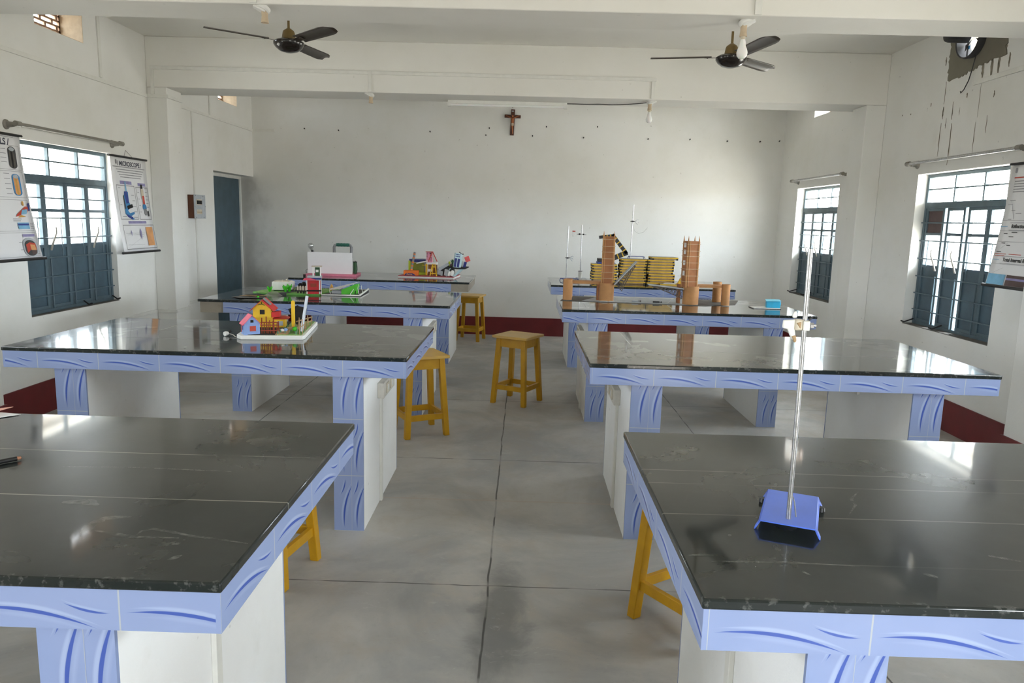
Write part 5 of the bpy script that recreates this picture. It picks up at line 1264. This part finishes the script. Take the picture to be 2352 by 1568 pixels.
# ---- collage model, back left bench, right end
cm = thing('town_model', 'crowded school model on a red-edged foam board with orange box', 'school model', (-1.08, 8.6, ZT))
o_ = cm.location
b = B(o_); b.prism([(-1.42, 8.48, ZT), (-0.785, 8.452, ZT), (-0.745, 8.90, ZT), (-1.38, 8.90, ZT)], (0, 0, 0.016)); b.obj('foam_board', M_foam, cm)
b = B(o_); b.prism([(-1.422, 8.474, ZT+0.012), (-0.783, 8.446, ZT+0.012), (-0.741, 8.905, ZT+0.012), (-1.384, 8.905, ZT+0.012)], (0, 0, 0.007)); b.obj('red_cover', plain('dull_red_card', rgb(186, 86, 92), 0.6), cm)
zb = ZT+0.019
b = B(o_).box(-1.365, -1.195, 8.51, 8.59, zb, zb+0.058); ob = b.obj('orange_box', M_orange, cm, bevel=0.006)
b = B(o_); b.prism([(-1.355, 8.508, zb+0.002), (-1.225, 8.508, zb+0.002), (-1.235, 8.508, zb+0.012), (-1.26, 8.508, zb+0.026), (-1.335, 8.508, zb+0.026)], (0, 0.002, 0)); b.obj('navy_label', M_navy, ob)
text_obj('label_text', 'Parma', 0.026, M_orangeprint, Matrix(((1, 0, 0, -1.295-o_.x), (0, 0, -1, 8.5075-o_.y), (0, 1, 0, zb+0.014-o_.z), (0, 0, 0, 1))), ob)
b = B(o_); g0, g1 = Vector((-1.283, 8.56, zb+0.055)), Vector((-1.245, 8.58, zb+0.265)); b.cyl(g0, g1, 0.013, n=12); gt = b.obj('grey_tower', M_grey, cm)
b = B(o_)
for f in (0.02, 0.22, 0.42, 0.66, 0.86):
    p0 = g0.lerp(g1, f); p1 = g0.lerp(g1, f+0.06); b.cyl(p0, p1, 0.0142, n=12)
b.obj('orange_stripes', M_orange, gt)
b = B(o_).box(-1.33, -1.13, 8.70, 8.76, zb, zb+0.185); b.m(1).box(-1.325, -1.135, 8.692, 8.70, zb+0.145, zb+0.178); b.m(2).box(-1.335, -1.31, 8.69, 8.70, zb, zb+0.16); b.m(3).box(-1.305, -1.15, 8.694, 8.70, zb+0.02, zb+0.14); b.m(2).box(-1.29, -1.13, 8.65, 8.692, zb, zb+0.028)
b.obj('olive_box', [M_lgrey, M_navy, M_lime, M_olive], cm)
b = B(o_); b.tube([(-1.23, 8.60, zb+0.135), (-1.15, 8.61, zb+0.155), (-1.09, 8.62, zb+0.165)], 0.007, 8); b.obj('white_pipe', M_foam, cm)
b = B(o_).box(-1.115, -1.05, 8.62, 8.69, zb+0.15, zb+0.27); b.m(1)
for z in (0.255, 0.235, 0.215): b.box(-1.112, -1.104, 8.617, 8.62, zb+z-0.006, zb+z+0.004)
b.box(-1.08, -1.06, 8.617, 8.62, zb+0.25, zb+0.258)
for z in (0.225, 0.20, 0.175): b.box(-1.075, -1.055, 8.617, 8.62, zb+z, zb+z+0.004)
b.obj('pink_house', [plain('rose_card', rgb(240, 160, 184), 0.6), M_coal], cm)
b = B(o_); b.bar((-1.118, 8.60, zb+0.272), (-1.04, 8.60, zb+0.274), 0.10, 0.006); b.bar((-1.045, 8.595, zb+0.275), (-1.09, 8.585, zb+0.160), 0.008, 0.010); b.bar((-1.043, 8.595, zb+0.275), (-0.988, 8.60, zb+0.162), 0.008, 0.010); b.obj('red_frame', M_redprint, cm)
b = B(o_); b.bar((-1.042, 8.61, zb+0.27), (-1.035, 8.61, zb+0.16), 0.018, 0.008).obj('cream_post', M_cream, cm)
b = B(o_).box(-1.11, -0.995, 8.63, 8.72, zb+0.125, zb+0.150); b.obj('white_deck', M_foam, cm)
b = B(o_).box(-1.10, -1.0, 8.66, 8.72, zb, zb+0.125); b.obj('brown_block', M_carddark, cm)
b = B(o_).box(-1.125, -1.105, 8.62, 8.64, zb, zb+0.13); b.bar((-1.16, 8.61, zb+0.117), (-1.10, 8.61, zb+0.112), 0.01, 0.006); b.obj('yellow_support', M_yellow, cm)
b = B(o_).box(-1.10, -1.045, 8.600, 8.604, zb+0.045, zb+0.075); b.obj('caption_card', M_foam, cm)
b = B(o_); top = zb+0.135
for (x0, y0) in ((-1.062, 8.52), (-0.985, 8.52), (-1.045, 8.60), (-0.99, 8.60)): b.bar((x0, y0, zb), (-1.022+(x0+1.022)*0.35, 8.56, top), 0.008, 0.006)
for z, hw in ((0.028, 0.034), (0.105, 0.020)): b.bar((-1.022-hw, 8.535+z*0.2, zb+z), (-1.022+hw, 8.535+z*0.2, zb+z), 0.006, 0.008)
b.box(-1.045, -0.998, 8.545, 8.575, zb+0.098, zb+0.106); b.obj('yellow_watchtower', M_yellow, cm)
# leaning grey hall with dark underside
b = B(o_); b.prism([(-0.98, 8.60, zb+0.002), (-0.985, 8.62, zb+0.075), (-0.90, 8.64, zb+0.115), (-0.80, 8.62, zb+0.12), (-0.79, 8.60, zb+0.02)], (0, 0.12, 0)); b.obj('grey_hall', M_dgrey, cm)
b = B(o_); b.prism([(-0.99, 8.585, zb+0.078), (-0.87, 8.60, zb+0.148), (-0.845, 8.60, zb+0.128), (-0.95, 8.585, zb+0.062)], (0, 0.10, 0.004)); b.obj('hall_roof', M_lgrey, cm)
b = B(o_); b.prism([(-0.985, 8.575, zb+0.02), (-0.925, 8.565, zb+0.002), (-0.92, 8.565, zb+0.052), (-0.98, 8.575, zb+0.072)], (0.002, 0.006, 0)); b.prism([(-0.905, 8.56, zb+0.01), (-0.86, 8.55, zb+0.0), (-0.84, 8.56, zb+0.07), (-0.895, 8.565, zb+0.082)], (0.002, 0.006, 0)); b.obj('light_walls', M_lgrey, cm)
b = B(o_); b.bar((-0.875, 8.53, zb), (-0.83, 8.55, zb+0.095), 0.012, 0.006).obj('cream_strut', M_turq, cm)
b = B(o_).lathe([(0, -0.006), (0.030, 0.0), (0.034, 0.02), (0.024, 0.045), (0.012, 0.06), (0, 0.062)], (-0.815, 8.53, zb+0.012), 12, (0.3, 0, 1)); b.lathe([(0, 0), (0.015, 0.01), (0.012, 0.045), (0.008, 0.06), (0, 0.062)], (-0.848, 8.51, zb), 10, (0.2, 0, 1)); b.obj('white_bottle', M_foam, cm)
b = B(o_); b.prism([(-0.86, 8.55, zb+0.105), (-0.76, 8.52, zb+0.085), (-0.66, 8.55, zb+0.085), (-0.62, 8.62, zb+0.105), (-0.70, 8.72, zb+0.10), (-0.86, 8.72, zb+0.12)], (0, 0, 0.008)); b.obj('black_deck', M_coal, cm)
b = B(o_); b.prism([(-0.80, 8.50, zb), (-0.725, 8.50, zb+0.085), (-0.68, 8.52, zb+0.085), (-0.775, 8.52, zb)], (0.004, 0.06, 0)); b.obj('pale_blue_flap', M_turq, cm)
BB = frame_of((-0.755, 8.56, zb+0.098), R(18)); tl = Matrix.Rotation(R(18), 3, 'Z') @ Matrix.Rotation(R(8), 3, 'Y')
b = B(o_); b.obox(BB(0.015, 0.03, 0.085), (0.085, 0.06, 0.165), mat=tl); bb = b.obj('blue_block', M_turq, cm)
b = B(o_)
c0 = Vector(BB(0.015, 0.03, 0.085))
for s in (-1, 1): b.obox(c0 + tl @ Vector((-0.013+s*0.018, -0.031, -0.028)), (0.026, 0.003, 0.10), mat=tl)
b.obj('dark_blue_panel', M_navy, bb)
b = B(o_)
for i in range(4):
    for j in range(2): b.obox(c0 + tl @ Vector((-0.034+0.014*i, -0.031, 0.045+0.022*j)), (0.009, 0.003, 0.013), mat=tl)
b.obj('window_row', M_navy, bb)
b = B(o_); b.obox((-0.640, 8.60, zb+0.20), (0.055, 0.004, 0.062), mat=Matrix.Rotation(R(-22), 3, 'Y')); b.obj('pink_flag', plain('coral_card', rgb(226, 96, 96), 0.6), cm)
b = B(o_); b.obox((-0.668, 8.60, zb+0.13), (0.03, 0.03, 0.075), mat=Matrix.Rotation(R(14), 3, 'Y')); b.obj('blue_tube', M_navy, cm)
b = B(o_); b.ball((-0.69, 8.63, zb+0.135), 0.03, 10, 1.5); b.obj('white_cup', M_foam, cm)
b = B(o_)
for a in range(7): b.tube([(-0.80, 8.60, zb+0.105), (-0.81+0.006*a, 8.60+0.004*(a % 3), zb+0.15), (-0.83+0.012*a, 8.60, zb+0.185+0.012*(a % 2))], [0.006, 0.011, 0.004], 6)
b.obj('dark_tree', M_dgreen, cm)
B(o_).lathe([(0, 0), (0.004, 0.0), (0.003, 0.02), (0.012, 0.03), (0.012, 0.05), (0, 0.056)], (-0.845, 8.59, zb+0.115), 10).obj('yellow_lamp', M_lime, cm)
B(o_).ball((-0.822, 8.585, zb+0.13), 0.014, 8, 1.2).obj('grey_figure', M_plum, cm)
B(o_).tube([(-0.735, 8.58, zb+0.28), (-0.71, 8.58, zb+0.262), (-0.695, 8.58, zb+0.255), (-0.68, 8.58, zb+0.258)], 0.005, 6).obj('aerial', M_coal, cm)

# ---- cardboard bascule bridge on the third right bench
bg = thing('bridge_model', 'kraft cardboard drawbridge model with two spiked towers', 'school model', (1.08, 6.45, ZT))
o_ = bg.location
b = B(o_); b.prism([(0.335, 6.40, ZT), (1.56, 6.285, ZT), (1.86, 6.46, ZT), (1.98, 6.80, ZT), (0.42, 6.80, ZT)], (0, 0, 0.004)); b.obj('base_card', M_hair, bg)
b = B(o_); b.prism([(0.52, 6.40, ZT+0.004), (1.50, 6.31, ZT+0.004), (1.58, 6.78, ZT+0.004), (0.70, 6.79, ZT+0.004)], (0, 0, 0.002)); b.obj('white_sheet', M_lgrey, bg)
zb = ZT+0.006
def drum(x, y, r, h, nm='drum'):
    b = B(o_); b.lathe([(0, 0), (r, 0), (r, h), (r-0.003, h), (r-0.003, h-0.01), (0, h-0.01)], (x, y, zb), 32); return b.obj(nm, M_card, bg)
def tower(x, y, w_, d, h0, h1, rz, windows):
    T = frame_of((x, y, zb+h0), R(rz)); h = h1-h0
    bar_ = lambda b, x0, x1, y0, y1, z0, z1: b.hexa([T(x0, y0, z0), T(x1, y0, z0), T(x1, y1, z0), T(x0, y1, z0), T(x0, y0, z1), T(x1, y0, z1), T(x1, y1, z1), T(x0, y1, z1)])
    b = B(o_); bar_(b, -w_/2+0.006, w_/2-0.006, -d/2+0.006, d/2-0.006, -0.01, h); tw = b.obj('tower', M_carddark, bg)
    for sx in (-1, 1):
        for sy in (-1, 1):
            b = B(o_); r = 0.0085; cx_, cy_ = sx*(w_/2-r), sy*(d/2-r)
            b.cyl(T(cx_, cy_, -0.01), T(cx_, cy_, h-0.005), r, n=10); b.cyl(T(cx_, cy_, h-0.005), T(cx_, cy_, h+0.045), r*0.8, 0.0006, 10); b.obj('corner_spire', M_card, tw)
    if w_ > 0.09:
        b = B(o_); bar_(b, -w_/2+0.018, -w_/2+0.026, -d/2-0.002, -d/2+0.008, 0, h); b.obj('mullion', M_card, tw)
    for k, z in enumerate((0.10, 0.23, 0.38, 0.52, 0.66, 0.78, 0.93)):
        b = B(o_); e = 0.003; zz = h*z; dz = 0.004
        bar_(b, -w_/2-e, w_/2+e, -d/2-e, -d/2, zz, zz+dz); bar_(b, -w_/2-e, -w_/2, -d/2, d/2, zz, zz+dz); bar_(b, w_/2, w_/2+e, -d/2, d/2, zz, zz+dz); bar_(b, -w_/2-e, w_/2+e, d/2, d/2+e, zz, zz+dz)
        b.obj('tape_band', M_tape, tw)
    if windows:
        for z in (0.24, 0.47, 0.71, 0.86):
            b = B(o_); zz = h*z; bar_(b, -w_/2-0.001, -w_/2+0.008, -0.010, 0.016, zz, zz+0.038); b.obj('white_window', M_foam, tw)
drum(0.735, 6.45, 0.064, 0.155); tower(0.737, 6.45, 0.108, 0.07, 0.155, 0.555, -7, False)
drum(1.445, 6.36, 0.067, 0.155); tower(1.425, 6.36, 0.115, 0.10, 0.155, 0.535, 14, True)
drum(0.397, 6.45, 0.040, 0.178, 'end_pillar'); drum(1.740, 6.35, 0.036, 0.178, 'end_pillar'); drum(1.735, 6.62, 0.038, 0.178, 'end_pillar')
drum(0.42, 6.68, 0.036, 0.165, 'end_pillar')
B(o_).box(0.655, 0.672, 6.47, 6.53, zb, zb+0.15).obj('card_wall', M_carddark, bg); B(o_).box(1.345, 1.365, 6.40, 6.47, zb, zb+0.165).obj('card_wall', M_carddark, bg)
b = B(o_).bar((0.42, 6.55, zb+0.150), (0.70, 6.53, zb+0.150), 0.14, 0.022); b.obj('roadway', M_card, bg)
b = B(o_).bar((1.47, 6.47, zb+0.150), (1.74, 6.48, zb+0.150), 0.14, 0.020); b.obj('roadway', M_card, bg)
def bascule(p0, dirv, L, nm):
    d = Vector(dirv).normalized(); yv = Vector((0, 1, 0)); n = d.cross(yv); n = n if n.z > 0 else -n
    p0 = Vector(p0); b = B(o_); q = lambda a, y, h: p0 + d*a + yv*y + n*h
    b.hexa([q(0, -0.05, 0), q(L, -0.05, 0), q(L, 0.05, 0), q(0, 0.05, 0), q(0, -0.05, 0.006), q(L, -0.05, 0.006), q(L, 0.05, 0.006), q(0, 0.05, 0.006)])
    lf = b.obj(nm, M_lgrey, bg)
    b = B(o_); dep = lambda a: 0.075*(1-a/L)**1.3 + 0.006
    for y in (-0.048, 0.048):
        N = 9; prev = None
        for k in range(N+1):
            a = L*0.02 + L*0.86*k/N; lo = q(a, y, -dep(a)); up = q(a, y, -0.002)
            if prev: b.bar(prev[0], lo, 0.005, 0.005); b.bar(prev[1], up, 0.005, 0.005); b.bar(prev[0] if k % 2 else prev[1], up if k % 2 else lo, 0.004, 0.004); b.bar(prev[1] if k % 2 else prev[0], lo if k % 2 else up, 0.003, 0.003)
            prev = (lo, up)
    b.obj('truss', plain('grey_truss_card', rgb(92, 84, 76), 0.7), lf)
bascule((0.795, 6.43, zb+0.142), (0.187, 0, 0.205), 0.275, 'raised_leaf')
bascule((1.375, 6.36, zb+0.128), (-0.30, 0, 0.028), 0.298, 'lowered_leaf')
syr = []
for x, y, rz, lab in ((0.99, 6.42, 4, 'thin syringe lying at the bridge foot, right of the left tower drum'), (1.165, 6.385, 3, 'thin dark syringe lying on the white sheet between the bridge towers')):
    t = thing('syringe', lab, 'syringe', (x, y, zb+0.0075), R(rz)); syr.append(t)
    B().cyl((-0.035, 0, 0), (0.02, 0, 0), 0.0065, n=10).obj('barrel', M_black if x > 1.1 else M_lgrey, t)
    B().cyl((0.02, 0, 0), (0.04, 0, 0), 0.003, n=8).cyl((0.04, 0, 0), (0.043, 0, 0), 0.0068, n=8).obj('plunger', M_coal, t)
B(o_).tube([(0.66, 6.40, zb), (0.70, 6.385, zb+0.004), (0.74, 6.385, zb+0.002), (0.70, 6.395, zb+0.003), (0.80, 6.39, zb+0.003)], 0.0022, 6).obj('hose', M_twine, bg)
B(o_).tube([(1.25, 6.35, zb+0.002), (1.29, 6.40, zb+0.03), (1.33, 6.42, zb+0.045), (1.36, 6.43, zb+0.05)], 0.0022, 6).obj('hose', M_twine, bg)
# tissue carton
tc = thing('tissue_carton', 'small cyan carton beside the right-hand window, on the bridge bench', 'carton', (2.10, 6.24, ZT+0.010))
o_ = tc.location
b = B(o_); b.prism([(2.045, 6.20, ZT+0.0105), (2.16, 6.20, ZT+0.0105), (2.165, 6.20, ZT+0.05), (2.155, 6.20, ZT+0.066), (2.045, 6.20, ZT+0.062)], (0.02, 0.09, 0)); b.obj('carton', M_cyan, tc, bevel=0.003)
b = B(o_); b.prism([(2.04, 6.195, ZT+0.064), (2.165, 6.195, ZT+0.066), (2.18, 6.29, ZT+0.072), (2.06, 6.29, ZT+0.072)], (0, 0, 0.002)); b.obj('flap', plain('pale_cyan_card', rgb(120, 210, 236), 0.5), tc)
nb = thing('notebook', 'dark notebook with white pages under the cyan carton', 'notebook', (2.03, 6.25, ZT))
o_ = nb.location
b = B(o_).box(1.935, 2.165, 6.185, 6.33, ZT+0.0005, ZT+0.0035).obj('cover', M_dgrey, nb)
b = B(o_).box(1.94, 2.16, 6.19, 6.325, ZT+0.0035, ZT+0.0095).obj('pages', M_foam, nb)

# ---- yellow-edged boards stacked on the back right bench
def lab_board(label):
    t = thing('wooden_board', label, 'wooden board', (0, 0, 0), 0, 'yellow-edged boards in three stacks')
    B().box(-0.150, 0.150, -0.11, 0.11, 0.018, 0.031).obj('board', M_board, t, bevel=0.001)
    b = B(); b.box(-0.151, 0.151, -0.1115, -0.11, 0.0185, 0.0305).box(-0.151, -0.150, -0.11, 0.11, 0.0185, 0.0305).box(0.150, 0.151, -0.11, 0.11, 0.0185, 0.0305)
    b.obj('yellow_edging', M_yellow, t)
    B().box(-0.136, 0.136, -0.106, 0.106, 0.002, 0.018).obj('wooden_frame', M_wood, t)
    for sx in (-1, 1):
        for sy in (-1, 1): B().box(sx*0.150, sx*0.128, sy*0.108, sy*0.085, 0.0, 0.018).obj('rubber_foot', M_black, t)
    return t
M_board = plain('grey_laminate', rgb(150, 146, 138), 0.5)
ordw = ['lowest', 'second from the bottom', 'third from the bottom', 'fourth from the bottom', 'fifth from the bottom', 'sixth from the bottom', 'seventh from the bottom', 'eighth from the bottom', 'ninth from the bottom', 'topmost']
proto = None
for nm, cx_, cy_, n, sc in (('left stack, behind the spiked tower', 0.925, 8.46, 7, 0.94), ('middle stack', 1.240, 8.46, 9, 0.96), ('tall right stack', 1.548, 8.44, 10, 0.97)):
    for k in range(n):
        wd = 'topmost' if k == n-1 else ordw[k]
        lab = 'yellow-edged wooden board, %s in the %s' % (wd, nm)
        if proto is None: proto = lab_board(lab); o = proto
        else: o = dup(proto, (0, 0, 0), 0, lab)
        jx, jr = random.uniform(-0.010, 0.010), random.uniform(-1.5, 1.5)
        if n == 10 and k == 9: jx = 0.035
        o.location = (cx_+jx, cy_+random.uniform(-0.008, 0.008), ZT+0.0005+k*0.0312); o.rotation_euler.z = R(jr); o.scale = (sc, 1, 1)
# loose board with papers and yellow wedge
lb = dup(proto, (1.66, 8.24, ZT+0.0005), R(-6), 'single yellow-edged board lying flat in front of the tall right stack'); lb.scale = (0.9, 0.75, 0.9)
tag(B((1.60, 8.24, ZT+0.0300)).prism([(1.55, 8.20, ZT+0.0300), (1.68, 8.18, ZT+0.0300), (1.70, 8.26, ZT+0.034), (1.60, 8.30, ZT+0.033)], (0, 0, 0.004)).obj('paper_sheet', M_paper, None, (1.60, 8.24, ZT+0.0300)), 'crumpled white paper on the single flat yellow-edged board', 'paper')
tag(B((1.73, 8.24, ZT+0.0300)).prism([(1.70, 8.20, ZT+0.0300), (1.765, 8.20, ZT+0.0300), (1.765, 8.20, ZT+0.105), (1.745, 8.20, ZT+0.095), (1.722, 8.20, ZT+0.045)], (0, 0.05, 0)).obj('yellow_wedge', M_yellow, None, (1.73, 8.24, ZT+0.0300)), 'bright yellow wedge beside the right bridge tower', 'wedge')
# striped arm standing on the left stack
ar = thing('striped_arm', 'black arm model with yellow stripes standing on the left board stack', 'arm model', (0.925, 8.46, ZT+0.219))
o_ = ar.location; zb = ZT+0.2195
b = B(o_).box(0.84, 1.03, 8.37, 8.55, zb, zb+0.022).obj('base', M_dblue, ar, bevel=0.003)
b = B(o_).box(0.845, 0.92, 8.39, 8.53, zb+0.022, zb+0.058).obj('battery_box', M_black, ar, bevel=0.004)
pts = [Vector((0.99, 8.45, zb+0.047)), Vector((1.165, 8.45, zb+0.126)), Vector((1.010, 8.45, zb+0.315)), Vector((0.870, 8.45, zb+0.295))]
for i, (wd_, nm) in enumerate(((0.054, 'lower_arm'), (0.040, 'upper_arm'), (0.034, 'fore_arm'))):
    a, e = pts[i], pts[i+1]; d = (e-a).normalized(); a2 = a - d*0.012
    e2 = e + d*0.016
    b = B(o_); nrm = Vector((-d.z, 0, d.x)); hw = wd_/2
    b.prism([a2+nrm*hw, e2+nrm*hw, e2-nrm*hw, a2-nrm*hw], (0, 0.05, 0)); arm = b.obj(nm, M_black, ar, bevel=0.003)
    b = B(o_); L = (e-a).length; ns = (3, 4, 3)[i]
    for k in range(ns):
        f = (k+0.7)/(ns+0.5); c0 = a.lerp(e, f); h2 = hw+0.0015
        b.prism([c0+nrm*h2-d*0.005, c0+nrm*h2+d*0.005, c0-nrm*h2+d*0.005, c0-nrm*h2-d*0.005], (0, 0.053, 0))
    for v_ in b.bm.verts: v_.co.y -= 0.0015
    b.obj('yellow_stripes', M_yellow, arm)
# three retort stands at the back
def back_stand(label, base_c, rz, rod_top, rod_bot, bm, size=(0.115, 0.17)):
    t = thing('retort_stand', label, 'retort stand', base_c); o_ = t.location
    b = B(o_); stand_base(b, base_c, size[0], size[1], 0.03, R(rz)); b.obj('base', bm, t, bevel=0.001)
    B(o_).tube([rod_bot, rod_top], 0.0058, 10).obj('rod', M_steel, t); return t
def claw(label, c, s, mat=M_lgrey):
    t = thing('clamp', label, 'clamp', c); o_ = t.location; c = Vector(c)
    B(o_).cyl(c+Vector((-s*0.026, 0, 0.0)), c+Vector((s*0.03, 0, 0)), 0.0042, n=8).obj('bolt', M_coal, t)
    b = B(o_); b.obox(c, (0.026, 0.022, 0.018)); b.obj('boss', M_dgrey, t, bevel=0.002)
    b = B(o_)
    for dz, dx in ((0.022, 0.058), (-0.004, 0.056), (-0.026, 0.048)): b.bar(c+Vector((s*0.03, 0, dz*0.3)), c+Vector((s*dx, 0, dz)), 0.008, 0.007); b.bar(c+Vector((s*dx, 0, dz)), c+Vector((s*(dx+0.010), 0, dz-0.012)), 0.007, 0.007)
    b.obj('claw', mat, t); return t
back_stand('retort stand with low grey claw, leftmost at the back right bench', (0.545, 8.62, ZT), 14, (0.512, 8.60, 1.535), (0.505, 8.60, ZT+0.028), M_dblue, (0.17, 0.15))
claw('grey three-fingered claw clamp low on the leftmost back stand', (0.513, 8.597, 1.172), 1)
back_stand('slim retort stand with a wound spool at its foot, second at the back', (0.690, 8.75, ZT), 6, (0.676, 8.74, 1.55), (0.678, 8.74, ZT+0.028), M_lgrey, (0.10, 0.14))
t = thing('clamp', 'clamp with white and red clip high on the second back stand', 'clamp', (0.66, 8.738, 1.443)); o_ = t.location
B(o_).cyl((0.625, 8.735, 1.443), (0.73, 8.735, 1.440), 0.0042, n=8).obj('bolt', M_steel, t)
B(o_).box(0.642, 0.66, 8.725, 8.748, 1.434, 1.453).obj('nut', M_coal, t); B(o_).box(0.69, 0.705, 8.725, 8.745, 1.434, 1.450).obj('nut', M_coal, t)
b = B(o_); b.prism([(0.612, 8.73, 1.450), (0.60, 8.73, 1.475), (0.572, 8.73, 1.475), (0.572, 8.73, 1.415), (0.598, 8.73, 1.415)], (0, 0.016, 0)).obj('clip', M_foam, t, bevel=0.002)
B(o_).box(0.568, 0.602, 8.729, 8.747, 1.468, 1.482).obj('red_clip_top', M_redprint, t)
t = thing('spool', 'white cord spool around the foot of the second back stand', 'spool', (0.678, 8.74, ZT+0.0305)); o_ = t.location
B(o_).lathe([(0.0075, 0.03), (0.018, 0.03), (0.021, 0.05), (0.024, 0.09), (0.022, 0.105), (0.0075, 0.105)], (0.678, 8.74, ZT), 16).obj('winding', M_twine, t)
B(o_).lathe([(0.0075, 0.105), (0.026, 0.105), (0.026, 0.110), (0.0075, 0.110)], (0.678, 8.74, ZT), 16).obj('flange', M_dgrey, t)
lw_ = [(0.70+0.035*math.cos(a*0.7), 8.655+0.02*math.sin(a*0.7), ZT+0.002+0.022*abs(math.sin(a*0.45))) for a in range(22)]
tag(B((0.70, 8.655, ZT)).tube(lw_, 0.0016, 6).obj('wire_coil', M_twine, None, (0.70, 8.655, ZT)), 'loose coil of pale wire on the bench below the second back stand', 'wire coil')
zs = ZT+0.0005+9*0.0312
t = back_stand('tall retort stand with blue slotted base on top of the middle board stack', (1.285, 8.47, zs), 1, (1.224, 8.47, 1.79), (1.214, 8.47, zs+0.028), M_dblue, (0.165, 0.12))
o_ = t.location; B(o_).box(1.225, 1.345, 8.4065, 8.4095, zs+0.012, zs+0.022).obj('white_strip', M_foam, t)
claw('small steel clamp near the top of the tall stand', (1.221, 8.467, 1.605), 1, M_steel)
tag(B((1.27, 8.6, 1.45)).tube([(1.224, 8.476, 1.595), (1.25, 8.5, 1.50), (1.30, 8.52, 1.47), (1.36, 8.52, 1.49), (1.40, 8.52, 1.54)], 0.0014, 5).obj('thin_wire', M_greyrod, None, (1.27, 8.6, 1.45)), 'thin loose wire hanging beside the tall back stand', 'wire')
